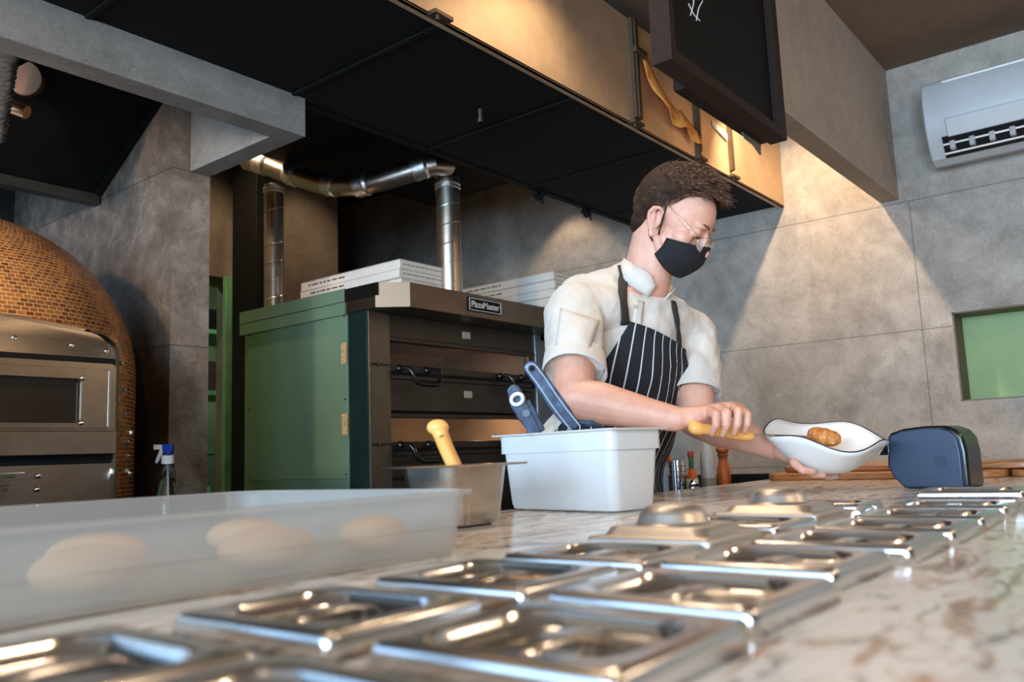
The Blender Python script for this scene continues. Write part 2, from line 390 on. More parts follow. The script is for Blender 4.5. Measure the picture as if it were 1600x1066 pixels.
# store room shelving + light
t = thing('storage_shelf', 'pale green storage shelving seen through the narrow doorway beside the concrete column', 'shelf', (2.9, 4.6, 0))
for x in (2.35, 3.45):
    for y in (4.45, 4.85): obj('post', box(B(), (x, y, 0), (x+.03, y+.03, 2.1)), M['greenpost'], t)
for z in (.75, 1.08, 1.42, 1.78):
    bm = B(); box(bm, (2.3, 4.42, z), (3.55, 4.9, z+.025)); obj('shelf_board', bm, M['greenpost'], t)
bm = B(); box(bm, (2.34, 4.44, 1.805), (2.9, 4.85, 1.93)); tag(obj('storage_box', bm, M['black'], None, .004), 'black box on the top shelf of the store room shelving', 'box')
bm = B(); box(bm, (2.34, 4.44, 1.446), (2.85, 4.85, 1.62)); tag(obj('storage_box', bm, mat('dark_brown_box', srgb(62, 52, 44), .6), None, .004), 'dark brown box on the middle shelf behind the doorway', 'box')
for i in range(4):
    bm = B(); lathe(bm, [(.035, 0), (.038, .03), (.038, .10), (.02, .13), (.02, .15), (0, .15)], (2.42+.1*i, 4.5, 1.106), 14)
    tag(obj('sauce_jar', bm, (M['tape'], M['black'], M['white'], M['tape'])[i], None, smooth=True), ('orange', 'black', 'white', 'second orange')[i]+' jar on the shelf behind the doorway', 'jar', 'jars on the store shelf')
for i in range(4):
    bm = B(); lathe(bm, [(.03, 0), (.042, .004), (.045, .12), (.04, .12), (.028, .008), (0, .008)], (2.42+.11*i, 4.5, .776), 16)
    tag(obj('cup', bm, mat('green_glass', srgb(160, 210, 180), .2), None, smooth=True), 'pale green tumbler on the lower shelf behind the doorway', 'cup', 'tumblers on the store shelf')
bm = B(); box(bm, (2.40, 4.0, 1.99), (2.62, 4.04, 2.02)); tube(bm, [(2.5, 4.02, 2.02), (2.5, 4.02, 2.6)], .004, 6); o = obj('strip_light', bm, mat('lit_strip_light', (1, 1, 1, 1), .5, 0, 0, emis=(1, .97, .9, 1), es=6)); tag(o, 'small lit strip light in the green store room behind the doorway', 'light')

# ------------------------------------------------------------------ black duct column behind the deck oven
bm = B(); box(bm, (2.075+.0, 3.02, 0), (2.21, 3.2, 2.6)); tag(obj('duct_column', bm, M['black'], None, .004), 'tall black boxed duct standing behind the green-sided oven', 'duct')

# ------------------------------------------------------------------ extractor hood
h = thing('extractor_hood', 'long extractor hood with bronze steel fascia and black underside above the worker', 'extractor hood', (2.0, 1.55, 1.99))
cuts = [-1.0, .9, 2.195, 2.605, 2.872, XR-.004]
for a, b in zip(cuts, cuts[1:]):
    bm = B(); box(bm, (a+.001, 1.225, 1.985), (b-.001, 1.237, 2.335)); box(bm, (a+.001, 1.225, 1.985), (b-.001, 1.25, 1.992)); obj('fascia_panel', bm, M['fascia'], h, .0015)
for x in (.9, 2.195, 2.605, 2.872):
    w = .017 if x == 2.195 else .008
    bm = B(); box(bm, (x-w, 1.212, 2.01 if x != 2.605 else 1.992), (x+w, 1.226, 2.335)); box(bm, (x-w*.5, 1.206, 2.012), (x+w*.5, 1.214, 2.335)); obj('joint_strip', bm, M['strip'], h, .001)
bm = B(); box(bm, (-1.0, 1.237, 1.995), (XR-.003, 1.843, 2.01)); box(bm, (-1.0, 1.237, 2.0), (XR-.003, 1.25, 2.33))
for x in (-.4, .2, .8, 1.35, 1.9, 2.45, 3.0): box(bm, (x-.006, 1.24, 1.990), (x+.006, 1.84, 1.997))
obj('underside', bm, M['black'], h, .001)
bm = B(); box(bm, (-1.0, 1.82, 1.99), (XR-.003, 1.845, 2.4)); obj('rear_panel', bm, M['black'], h)
bm = B(); box(bm, (1.395, 1.88, 2.20), (2.83, 2.71, 2.22)); box(bm, (2.82, 1.88, 2.2), (2.83, 2.71, 2.58)); box(bm, (1.395, 2.70, 2.2), (2.83, 2.71, 2.58)); obj('raised_duct', bm, M['black'], h)
for x in (1.096, 1.295, 2.53, 2.86):
    bm = B(); box(bm, (x-.018, 1.80 if x < 2 else 1.835, 1.958 if x < 2 else 1.965), (x+.004, 1.86, 1.992)); box(bm, (x-.035, 1.80 if x < 2 else 1.835, 1.978), (x+.01, 1.86, 1.992)); tube(bm, [(x-.01, 1.83, 1.99), (x-.01, 1.83, 1.945)], .004, 8); obj('bracket', bm, M['black'], h)
for x in (2.18, 2.615, 2.885, 1.318):
    bm = B(); box(bm, (x-.03, 1.205, 1.984), (x+.03, 1.235, 1.994)); tube(bm, [(x-.012, 1.215, 1.99), (x-.012, 1.215, 1.975)], .006, 8); obj('clip', bm, M['strip'], h, .001)
bm = B(); tube(bm, [(1.78, 1.5, 2.0), (1.78, 1.5, 1.955)], .008, 10); tube(bm, [(1.78, 1.5, 1.965), (1.78, 1.5, 1.955)], .011, 10); obj('nozzle', bm, M['strip'], h)
bm = B(); box(bm, (2.17, 1.196, 2.215), (2.24, 1.212, 2.235)); obj('latch', bm, M['strip'], h, .002)
# torn orange tape hanging across the panel
bm = B()
up = [(2.235, 2.222), (2.268, 2.222), (2.30, 2.19), (2.33, 2.165), (2.37, 2.145), (2.395, 2.13), (2.425, 2.118), (2.45, 2.11), (2.455, 2.115), (2.475, 2.122), (2.50, 2.11), (2.53, 2.097), (2.57, 2.085), (2.585, 2.08)]
lo = [(2.237, 2.192), (2.262, 2.185), (2.285, 2.155), (2.315, 2.13), (2.355, 2.108), (2.385, 2.098), (2.41, 2.085), (2.44, 2.078), (2.455, 2.08), (2.475, 2.088), (2.505, 2.083), (2.54, 2.066), (2.565, 2.058), (2.58, 2.055)]
for i, ((ux, uz), (lx, lz)) in enumerate(zip(up, lo)):
    pass
vs = []
for i, ((ux, uz), (lx, lz)) in enumerate(zip(up, lo)):
    w = .012*math.sin(i*1.3)
    row = []
    for q in range(4):
        s = q/3; row.append(bm.verts.new((ux+(lx-ux)*s, 1.214+w*s-.012*s, uz+(lz-.030-uz)*s)))
    vs.append(row)
for a, b in zip(vs, vs[1:]):
    for q in range(3): bm.faces.new((a[q], b[q], b[q+1], a[q+1]))
o = obj('torn_tape', bm, M['tape'], None, smooth='all'); s = o.modifiers.new('thick', 'SOLIDIFY'); s.thickness = .0025
tag(o, 'strip of torn orange tape peeling off the bronze hood fascia', 'tape')
bm = B(); prism(bm, [(2.735, 1.219, 2.145), (2.855, 1.219, 2.122), (2.855, 1.219, 2.148), (2.74, 1.219, 2.17)], (0, .003, 0)); tag(obj('paper_scrap', bm, M['paper'], None), 'white paper scrap stuck on the hood fascia below the blackboard', 'paper')

# ------------------------------------------------------------------ framed blackboard
t = thing('blackboard', 'black chalkboard in a deep dark frame hanging in front of the hood', 'blackboard', (1.58, .67, 1.69))
x0, x1, y0, y1, z0 = 1.307, 1.857, .65, .69, 1.692
zt = 2.42
bm = B(); box(bm, (x0, y0, z0), (x1, y1, z0+.022)); box(bm, (x0, y0, z0+.0222), (x0+.018, y1, zt-.0202)); box(bm, (x1-.03, y0, z0+.0222), (x1, y1, zt-.0202)); box(bm, (x0, y0, zt-.02), (x1, y1, zt)); obj('frame', bm, M['frame'], t)
bm = B(); box(bm, (x0+.018, y0+.018, z0+.022), (x1-.03, y1-.004, zt-.02)); obj('board_face', bm, M['chalk'], t)
for pts in ([(1.43, 1.83), (1.447, 1.86), (1.45, 1.872)], [(1.455, 1.83), (1.47, 1.862), (1.49, 1.885)], [(1.425, 1.852), (1.445, 1.838), (1.47, 1.835)], [(1.60, 2.02), (1.612, 2.05)]):
    obj('chalk_mark', tube(B(), [(a, y0+.0165, b) for a, b in pts], .0012, 5), M['white'], t)
t = thing('hanging_rail', 'dark rail with a hanging scrap behind the lower edge of the blackboard', 'rail', (1.83, .755, 1.79))
bm = B(); box(bm, (1.56, .735, 1.752), (2.0, .778, 1.81)); obj('rail_body', bm, M['frame'], t, .002)
bm = B(); tube(bm, [(1.50, .756, 1.80), (1.56, .756, 1.80)], .016, 14); obj('rail_end', bm, M['black'], t)
bm = B(); prism(bm, [(1.88, .765, 1.755), (1.90, .765, 1.74), (1.945, .765, 1.738), (1.99, .765, 1.722), (1.995, .765, 1.76)], (0, .004, 0)); obj('rag', bm, mat('grey_rag', srgb(110, 112, 110), .8), t)
bm = B(); tube(bm, [(1.6, .757, 1.80), (1.6, .757, 2.44)], .006, 8); tube(bm, [(1.95, .757, 1.80), (1.95, .757, 2.44)], .006, 8); bm.free()
for hx_ in (1.6, 1.95): obj('hanger', tube(B(), [(hx_, .757, 1.80), (hx_, .757, 2.44)], .006, 8), M['black'], t)
for xx in (1.40, 1.78):
    pass

# ------------------------------------------------------------------ air conditioner on the right wall
t = thing('air_conditioner', 'white wall-mounted split air conditioner at the upper right of the grey wall', 'air conditioner', (XR, .22, 2.0))
AY0, AY1 = -.22, .632
prof = [(XR, 2.0), (XR-.085, 1.985), (XR-.125, 2.0), (XR-.145, 2.03), (XR-.165, 2.065), (XR-.185, 2.12), (XR-.19, 2.20), (XR-.18, 2.255), (XR-.165, 2.275), (XR, 2.285)]
bm = B(); prism(bm, [(x, AY0, z) for x, z in prof], (0, AY1-AY0, 0)); obj('casing', bm, mat('dimmed_white_casing', srgb(166, 170, 170), .4, 0, .03), t, .006, smooth=True, angle=30)  # white greyed in the base colour, as the unit hangs unlit
bm = B(); prism(bm, [(XR-.189, AY0+.05, 2.125), (XR-.199, AY0+.05, 2.12), (XR-.172, AY0+.05, 2.06), (XR-.158, AY0+.05, 2.064)], (0, AY1-AY0-.12, 0)); obj('flap', bm, mat('dimmed_white_flap', srgb(176, 180, 180), .4, 0, .03), t, .003, smooth=True)
bm = B(); prism(bm, [(XR-.165, AY0+.04, 2.068), (XR-.170, AY0+.04, 2.064), (XR-.128, AY0+.04, 1.998), (XR-.118, AY0+.04, 2.002)], (0, AY1-AY0-.09, 0)); obj('air_outlet', bm, M['black'], t)
bm = B()
for a, b in ((.36, .05), (.82, .03)):
    q = Vector((XR-.170, 0, 2.062)).lerp(Vector((XR-.128, 0, 2.0)), a)
    tube(bm, [(q.x-.003, AY0+.04, q.z), (q.x-.003, AY1-.05, q.z)], .0035, 8)
obj('louvre', bm, M['white'], t)
y = AY0+.09; vm_ = mat('grey_vane', srgb(150, 150, 150), .5)
while y < AY1-.07:
    q = Vector((XR-.152, y, 2.034)); obj('vane', box(B(), (q.x-.012, y-.009, q.z-.017), (q.x+.01, y+.009, q.z+.015)), vm_, t, .003); y += .062
bm = B(); box(bm, (XR-.176, AY0+.02, 2.255), (XR-.168, AY1-.07, 2.268)); obj('top_trim', bm, M['white'], t, .002)

# ------------------------------------------------------------------ deck oven
OX0, OX1, OY0, OY1 = 1.953, 3.28, 2.2, 2.918
t = thing('deck_oven', 'large twin deck pizza oven with green side panel and dark steel front behind the worker', 'oven', (2.6, 2.55, 0))
bm = B(); box(bm, (OX0+.012, OY0+.02, .12), (OX1, OY0+.045, 1.04)); box(bm, (OX0+.012, OY1-.04, .12), (OX1, OY1, 1.56)); box(bm, (OX1-.03, OY0+.02, .12), (OX1, OY1, 1.56)); box(bm, (OX0+.012, OY0+.02, .12), (OX0+.03, OY1, 1.56)); box(bm, (OX0+.03, OY0+.2, 1.50), (OX1, OY1, 1.56)); box(bm, (OX0+.03, OY0+.1, .95), (OX1, OY1, 1.05))
obj('body', bm, M['ovendark'], t)
# cap with chamfered corner
bm = B(); prism(bm, [(OX0-.012, OY1+.01, 1.522), (OX0-.012, 2.135, 1.522), (2.022, 2.052, 1.522), (OX1, 2.052, 1.522), (OX1, OY1+.01, 1.522)], (0, 0, .088)); obj('cap', bm, M['ovensteel'], t, .0015)
bm = B(); prism(bm, [(OX0-.013, 2.134, 1.523), (2.021, 2.051, 1.523), (2.0225, 2.0495, 1.523), (OX0-.0145, 2.1325, 1.523)], (0, 0, .086)); obj('cap_corner', bm, M['cornerplate'], t)['label'] = 'pale corner plate'
bm = B(); box(bm, (OX0-.018, 2.29, 1.565), (OX0-.012, OY1+.011, 1.612)); obj('cap_side', bm, M['green'], t)
bm = B(); box(bm, (OX0-.017, 2.29, 1.519), (OX0-.012, OY1+.011, 1.5625)); obj('cap_side', bm, M['green'], t)
bm = B(); box(bm, (OX0-.016, 2.12, 1.564), (OX0-.012, 2.29, 1.609)); obj('cap_side', bm, M['blacksteel'], t)
# side panel
bm = B(); box(bm, (OX0, 2.29, .12), (OX0+.012, OY1, 1.562)); box(bm, (OX0-.004, 2.19, 1.535), (OX0+.002, OY1, 1.556)); obj('side_panel', bm, M['green'], t, .001)
bm = B(); box(bm, (OX0-.004, 2.19, .12), (OX0+.008, 2.289, 1.552)); obj('corner_strip', bm, M['bluesteel'], t, .001)['label'] = 'dark bluish steel strip'
d = obj('side_door', box(B(), (OX0-.006, 2.296, .945), (OX0+.0, OY1-.028, 1.53)), M['green'], t, .0015)
for y in (2.305, OY1-.04):
    for z in (.96, 1.22, 1.515): obj('screw', lathe(B(), [(0, -.0), (.004, .0), (.003, .003), (0, .003)], (0, 0, 0), 8), M['strip'], d).matrix_basis = Matrix.Translation((OX0-.006, y, z)) @ Matrix.Rotation(-PI/2, 4, 'Y')
for z0 in (1.095, 1.345):
    bm = B(); box(bm, (OX0-.009, 2.293, z0), (OX0-.003, 2.322, z0+.075))
    for a in range(7):
        for b in range(3): sphere(bm, (OX0-.009, 2.298+b*.0095, z0+.006+a*.0105), .0042, None, 6, 4)
    obj('vent', bm, M['gold'], t)['label'] = 'small perforated gold vent'
# front frame and decks
bm = B(); box(bm, (OX0+.0, 2.185, .12), (2.052, 2.235, 1.522)); obj('front_post', bm, M['ovensteel'], t, .002)
bm = B(); box(bm, (2.905, 2.185, .12), (2.95, 2.235, 1.522)); box(bm, (2.95, 2.19, .12), (3.07, 2.235, 1.50)); obj('front_post', bm, mat('bluish_steel', (.2, .24, .27, 1), .35, .9, .1, 4), t, .002)
bm = B(); box(bm, (3.07, 2.19, .12), (OX1, 2.235, 1.522)); obj('front_post', bm, M['ovendark'], t, .002)
def deck(z0):
    """z0 = bottom of the glass"""
    bm = B(); box(bm, (2.052, 2.205, z0+.10), (2.905, 2.235, z0+.135)); obj('gap', bm, M['black'], t)
    g = obj('glass_door', box(B(), (2.05, 2.205, z0), (2.9, 2.209, z0+.088)), glassmat, t)
    bm = B(); box(bm, (2.052, 2.186, z0-.05), (2.905, 2.215, z0)); box(bm, (2.052, 2.186, z0+.085), (2.905, 2.215, z0+.10)); box(bm, (2.86, 2.19, z0), (2.905, 2.215, z0+.09)); r = obj('door_rail', bm, M['ovendark'], t, .002)
    bm = B(); box(bm, (2.052, 2.180, z0-.035), (2.905, 2.186, z0-.024)); obj('rail_strip', bm, M['black'], r)
    for xs in (2.095, 2.66):
        b = B(); zz = z0-.012
        tube(b, [(xs, 2.19, zz), (xs, 2.155, zz), (xs+.004, 2.138, zz-.004), (xs+.01, 2.13, zz-.018), (xs+.017, 2.125, zz-.042), (xs+.03, 2.122, zz-.056), (xs+.05, 2.12, zz-.06),
                 (xs+.115, 2.12, zz-.06), (xs+.135, 2.122, zz-.056), (xs+.147, 2.125, zz-.042), (xs+.15, 2.13, zz-.018), (xs+.148, 2.138, zz-.004), (xs+.145, 2.155, zz), (xs+.14, 2.19, zz)], .0085, 12)
        sphere(b, (xs, 2.185, zz), .015, None, 12, 8); sphere(b, (xs+.14, 2.185, zz), .015, None, 12, 8)
        obj('handle', b, M['rubber'], t, smooth='all')
    bm = B(); box(bm, (2.06, 2.24, z0-.04), (2.90, 2.75, z0-.02)); box(bm, (2.06, 2.72, z0-.04), (2.90, 2.74, z0+.15)); box(bm, (2.055, 2.24, z0-.04), (2.06, 2.75, z0+.15)); box(bm, (2.9, 2.24, z0-.04), (2.905, 2.75, z0+.15)); box(bm, (2.06, 2.24, z0+.13), (2.90, 2.75, z0+.15))
    obj('chamber', bm, M['stone'], t)
    l = bpy.data.lights.new('chamber_lamp', 'POINT'); l.energy = 2.2 if z0 < 1.2 else .25; l.color = (1, .72, .46); l.shadow_soft_size = .02
    lo_ = bpy.data.objects.new('chamber_lamp', l); lo_.matrix_basis = Matrix.Translation((2.72, 2.32, z0+.105)); link(lo_, t)
k = NT('oven_door_glass'); k.b.inputs['Base Color'].default_value = (.02, .018, .015, 1); k.b.inputs['Roughness'].default_value = .05
k.b.inputs['Alpha'].default_value = .35; glassmat = k.m
deck(1.066); deck(1.338)
for a, b in ((1.175, 1.288), (.94, 1.016), (1.438, 1.522), (.30, .93)):
    bm = B(); box(bm, (2.052, 2.192, a), (2.905, 2.23, b)); obj('front_panel', bm, M['ovendark'], t, .002)
for z in (1.478, 1.245):
    bm = B(); box(bm, (2.445, 2.189, z-.013), (2.488, 2.193, z+.013)); obj('control_label', bm, M['label'], t)['label'] = 'small pale square label'
for z in (1.335, 1.058):
    bm = B(); tube(bm, [(OX0+.005, 2.18, z), (2.045, 2.178, z)], .003, 6); sphere(bm, (OX0+.04, 2.18, z), .007, None, 8, 6); obj('hinge_pin', bm, M['strip'], t)
bm = B(); box(bm, (2.323, 2.046, 1.543), (2.513, 2.052, 1.595)); pl = obj('brand_plate', bm, M['black'], t, .001)
bm = B()
for a, b in (((2.326, 1.546), (2.51, 1.548)), ((2.326, 1.590), (2.51, 1.592)), ((2.326, 1.546), (2.328, 1.592)), ((2.508, 1.546), (2.51, 1.592))): box(bm, (a[0], 2.0445, a[1]), (b[0], 2.047, b[1]))
obj('plate_border', bm, M['white'], pl)
text('plate_lettering', 'PizzaMaster', .034, mat('cream_letter', srgb(205, 195, 178), .5, 0, 0), pl, (2.418, 2.0455, 1.569), (1, 0, 0), (0, 0, 1), bold=.0006)
for x in (OX0+.06, OX1-.06):
    for y in (2.28, OY1-.08): obj('foot', tube(B(), [(x, y, 0), (x, y, .12)], .025, 14), M['blacksteel'], t)

# steel ducts on the oven
def spiral_pipe(name, x, y, z0, z1, r, label, top):
    q = thing(name, label, 'duct', (x, y, z0))
    b = B(); lathe(b, [(r, z0), (r, z1)], (x, y, 0), 28)
    n = int((z1-z0)/.075*28)
    tube(b, [(x+(r+.0005)*math.cos(i*2*PI/28), y+(r+.0005)*math.sin(i*2*PI/28), z0+.01+i*.075/28) for i in range(n) if z0+.01+i*.075/28 < z1-.03], .0018, 5)
    obj('spiral_tube', b, M['galv'], q, smooth=True)
    b = B()
    for zz in (z1-.03, z1-.015): lathe(b, [(r+.001, zz-.006), (r+.004, zz-.003), (r+.004, zz+.003), (r+.001, zz+.006)], (x, y, 0), 28)
    obj('collar', b, M['foil'], q, smooth=True)
    if top:
        b = B(); tube(b, top, r*.98, 20); obj('elbow', b, M['galv'], q, smooth=True)
    return q
rp = P(704, 457, 3.2); lp = P(428, 470, 3.5)
spiral_pipe('exhaust_duct', rp.x, rp.y, 1.60, 2.06, .046, 'bright spiral steel duct rising from the oven beside the white boxes', [(rp.x, rp.y, 2.06), (rp.x-.002, rp.y+.004, 2.09), (rp.x-.018, rp.y+.02, 2.12), (rp.x-.04, rp.y+.05, 2.125)])
spiral_pipe('exhaust_duct', lp.x, lp.y, 1.55, 2.17, .040, 'darker spiral steel duct at the rear left corner of the oven', None)
pts = [P(385, 250, 3.45), P(415, 258, 3.42), P(440, 268, 3.40), P(500, 287, 3.3), P(530, 291, 3.25), P(565, 290, 3.2), P(600, 281, 3.17), P(650, 265, 3.14), P(675, 257, 3.14), P(700, 258, 3.2)]
q = thing('connecting_duct', 'sagging steel duct run joining the two upright ducts under the black soffit', 'duct', pts[4])
obj('duct_run', tube(B(), pts, .040, 20), M['galv'], q, smooth=True)
for a in (410, 458, 518, 566, 655):
    # foil joints
    for u, v in zip(pts, pts[1:]):
        pu = 800+F_PX*(u-CAM).dot(RT)/(u-CAM).dot(fw); pv = 800+F_PX*(v-CAM).dot(RT)/(v-CAM).dot(fw)
        if pu <= a < pv:
            s = (a-pu)/(pv-pu); c0 = u.lerp(v, s); dr = (v-u).normalized()
            b = B(); tube(b, [c0-dr*.028, c0-dr*.012, c0+dr*.004, c0+dr*.02, c0+dr*.03], [.041, .045, .042, .0455, .041], 20)
            obj('foil_joint', b, M['foil'], q, smooth=True)

# flat cartons on the oven
def carton(x0, y0, z0, x1, y1, z1, label, lines=True, grp='flat pizza cartons on the oven'):
    q = thing('pizza_carton', label, 'box', ((x0+x1)/2, (y0+y1)/2, z0), 0, grp)
    obj('carton_body', box(B(), (x0, y0, z0), (x1, y1, z1-.0025)), M['paper'], q, .0015)
    obj('lid', box(B(), (x0-.001, y0-.0015, z1-.002), (x1+.001, y1+.001, z1)), M['paper'], q, .0008)
    b = B(); rr = random.Random(int(z0*1e4)); zz = (z0+z1)/2
    x = x0+.018
    while x < x1-.02:
        w = rr.uniform(.006, .022); box(b, (x, y0-.0006, zz-.0016), (x+w, y0+.0005, zz+.0016)); x += w+.005
    obj('print', b, M['ink'], q); b = B(); y = y0+.30
    while y < y1-.06:
        w = rr.uniform(.01, .04); box(b, (x0-.0006, y, zz-.003), (x0+.0005, y+w, zz+.003)); y += w+.008
    obj('print', b, M['ink'], q)
for i, (dx, n) in enumerate(((.004, 'bottom'), (-.004, 'middle'), (.0, 'top'))):
    z = 1.612+i*.034
    carton(2.062+dx, 2.137, z, 2.292+dx, 2.70, z+.033, 'white flat carton, %s of the three left of the upright steel duct' % n)
for i, n in enumerate(('lowest', 'second from the bottom', 'third from the bottom', 'second from the top', 'topmost')):
    z = 1.612+i*.0375
    carton(2.962+(.004 if i % 2 else 0), 2.11, z, 3.20, 2.74, z+.0365, 'white flat carton, %s of the stack right of the steel duct' % n)

# ------------------------------------------------------------------ dome oven
DC = Vector((.785, 2.5, 0)); DR = .45; DZ = 1.25
t = thing('dome_oven', 'round wood-fired pizza oven with gold mosaic dome and riveted steel front', 'oven', (DC.x, DC.y, 0))
prof = [(DR, .84), (DR, DZ)] + [(DR*math.cos(a), DZ+.44*math.sin(a)) for a in [i*PI/2/26 for i in range(1, 26)]] + [(.012, DZ+.44)]
bm = B(); lathe(bm, prof, (DC.x, DC.y, 0), 96, uv=DR, capt=True); obj('dome', bm, M['mosaic'], t, smooth='all')
bm = B(); lathe(bm, [(.36, .0), (.38, .74), (.45, .78), (.45, .84), (.0, .84)], (DC.x, DC.y, 0), 64); obj('stand', bm, M['blacksteel'], t, smooth=True)
# steel front: arched outline swept back, rounded vertical corners
FX = .60
def arch(hw, ztop, drop, zr, zb, n=10):
    """right half outline from the apex to the bottom, then mirrored"""
    R = [(hw*.0, ztop)] + [(hw*s, ztop-drop*s*s) for s in (.2, .4, .6, .75)]
    R += [(hw*(.84+.16*math.sin(a)), ztop-drop*.72-zr*(1-math.cos(a))) for a in [PI/2*i/6 for i in range(7)]] + [(hw, zb)]
    return [(FX+x, z) for x, z in R] + [(FX-x, z) for x, z in R[::-1][:-1]]
o1 = arch(.385, 1.352, .035, .05, .80); rings = []
for y, off in ((1.953, .038), (1.960, .020), (1.972, .008), (1.99, 0), (2.35, 0)):
    rings.append([(x+(-off if x > FX+.30 else off if x < FX-.30 else 0), y, z-(off*.15 if z > .81 else 0)) for x, z in o1])
bm = B(); loft(bm, rings); front = obj('steel_front', bm, M['domesteel'], t, smooth=True, angle=25)
bm = B(); box(bm, (.30, 1.950, 1.028), (.958, 1.9545, 1.262)); box(bm, (.30, 1.95, 1.02), (.955, 1.9548, 1.03)); obj('door_recess', bm, M['black'], t, .004)
# door: frame, inner panel, glass
def plate(x0, x1, z0, z1, r, y0, y1, hole=None):
    b = B(); cx, cz = (x0+x1)/2, (z0+z1)/2
    out = [(cx+a, cz+c) for a, c in rrect((x1-x0)/2, (z1-z0)/2, r, 6)]
    if hole:
        hx0, hx1, hz0, hz1, hr = hole; hc, hd = (hx0+hx1)/2, (hz0+hz1)/2
        inn = [(hc+a, hd+c) for a, c in rrect((hx1-hx0)/2, (hz1-hz0)/2, hr, 6)]
        rs = [[b.verts.new((x, y, z)) for x, z in q] for q, y in ((out, y1), (out, y0), (inn, y0), (inn, y1))]
        n = len(out)
        for j in range(4):
            A, Bq = rs[j], rs[(j+1) % 4]
            for i in range(n): b.faces.new((A[i], A[(i+1) % n], Bq[(i+1) % n], Bq[i]))
    else: loft(b, [[(x, y, z) for x, z in out] for y in (y0, y1)])
    return b
door = obj('door', plate(.32, .949, 1.040, 1.247, .012, 1.925, 1.951, (.34, .868, 1.110, 1.208, .010)), M['domesteel'], t, .002)
obj('door_inner_frame', plate(.335, .929, 1.098, 1.232, .004, 1.921, 1.926, (.34, .868, 1.110, 1.208, .010)), M['domesteel'], door, .001)
obj('door_glass', plate(.335, .87, 1.108, 1.210, .010, 1.934, 1.938), M['glassdark'], door)
bm = B(); box(bm, (.9295, 1.9205, 1.098), (.9325, 1.926, 1.232)); obj('edge_trim', bm, M['chrome'], door)
bm = B(); box(bm, (.33, 1.918, 1.040), (.949, 1.926, 1.093)); obj('door_sill', bm, M['domesteel'], door, .002)
def rivet(parent, p, n=(0, -1, 0), r=.0065):
    q = Vector(n).to_track_quat('Z', 'Y').to_matrix().to_4x4()
    b = B(); lathe(b, [(r, 0), (r, .002), (r*.7, .005), (0, .006)], (0, 0, 0), 12)
    o = obj('bolt', b, M['chrome'], parent, smooth=True); o.matrix_basis = Matrix.Translation(p) @ q; return o
for px, py in ((22, 528), (112, 540), (166, 549), (-60, 525)):
    d = ray(px, py); y = 1.956; rivet(t, CAM+d*(y/d.y))
for px, py in ((130, 591), (127, 661)):
    d = ray(px, py); rivet(door, CAM+d*(1.921/d.y), r=.0055)
for px, py in ((60, 744), (58, 765), (60, 790)):
    d = ray(px, py); rivet(t, CAM+d*(1.951/d.y), r=.0055)
for px, py in ((188, 568), (193, 610), (194, 648), (198, 675), (204, 676), (193, 690), (198, 690), (198, 712), (193, 736), (197, 735), (202, 740)):
    d = ray(px, py); p_ = CAM+d*(.986/d.x); rivet(t, p_, (1, 0, 0), .005)
bm = B(); box(bm, (.985-.002, 2.0, .85), (.990, 2.10, 1.25)); obj('side_plate', bm, M['domesteel'], t, .002)
pl = obj('maker_plate', plate(.56, .772, .955, 1.003, .003, 1.951, 1.9535), M['domesteel'], t)
dk = mat('engraved_letter', srgb(40, 32, 26), .6, 0, 0)
for z, s in ((.997, 'ONSUTO TORNI'), (.988, 'ITALY'), (.979, '2082-DIGI504'), (.970, 'ORNI.COM')):
    text('plate_lettering', s, .0088, dk, pl, (.715, 1.9505, z), (1, 0, 0), (0, 0, 1), .0004)
bm = B(); box(bm, (.60, 1.9495, 1.0045), (.768, 1.9525, 1.006)); obj('plate_trim', bm, M['chrome'], t)

# canopy above the dome
t = thing('oven_canopy', 'black sloping extractor canopy above the mosaic dome oven', 'extractor hood', (.2, 2.5, 1.9))
bm = B(); prism(bm, [(-1.6, 2.741, 1.898), (-1.6, 1.9, 2.36), (-1.6, 1.9, 2.39), (-1.6, 2.775, 1.91)], (2.862, 0, 0)); obj('sloping_panel', bm, M['black'], t)
bm = B(); box(bm, (-1.6, 2.70, 1.868), (1.262, 2.745, 1.900)); obj('lower_lip', bm, mat('grey_black_lip', srgb(52, 50, 46), .5, .3, .2, 8), t, .002)
bm = B(); prism(bm, [(1.250, 2.741, 1.895), (1.250, 1.9, 2.358), (1.250, 1.9, 2.335), (1.250, 2.741, 1.872)], (.014, 0, 0)); obj('side_rail', bm, M['blacksteel'], t)
t = thing('flexible_duct', 'crinkled silver foil duct hanging at the top left edge', 'duct', P(-12, 80, 2.05))
b = B(); path = [P(-12+(-22)*s/40, 62+150*s/40, 2.05+.1*s/40) for s in range(-24, 41)]
tube(b, path, [.062 if i % 2 else .053 for i in range(65)], 26)
for v in b.verts: v.co += Vector((random.uniform(-1, 1), random.uniform(-1, 1), random.uniform(-1, 1)))*.0018
obj('duct_hose', b, M['foil'], t, smooth=True, angle=60)
t = thing('copper_reflection', 'copper-coloured pieces shaped as orange reflections behind the foil duct', 'duct', P(25, 160, 2.2))  # solid pieces standing in for orange reflections under the canopy
cop = mat('copper', (.55, .26, .11, 1), .35, .8, .2, 10)
a_, b_ = P(4, 162, 2.25), P(42, 176, 2.25)
obj('reflection_tube', tube(B(), [a_, b_], .018, 18), cop, t, smooth=True)
obj('reflection_disc', tube(B(), [P(38, 122, 2.30), P(44, 124, 2.32)], .048, 24), mat('brown_reflection', srgb(96, 64, 42), .45, .6, .2, 10), t, .003, smooth=True)

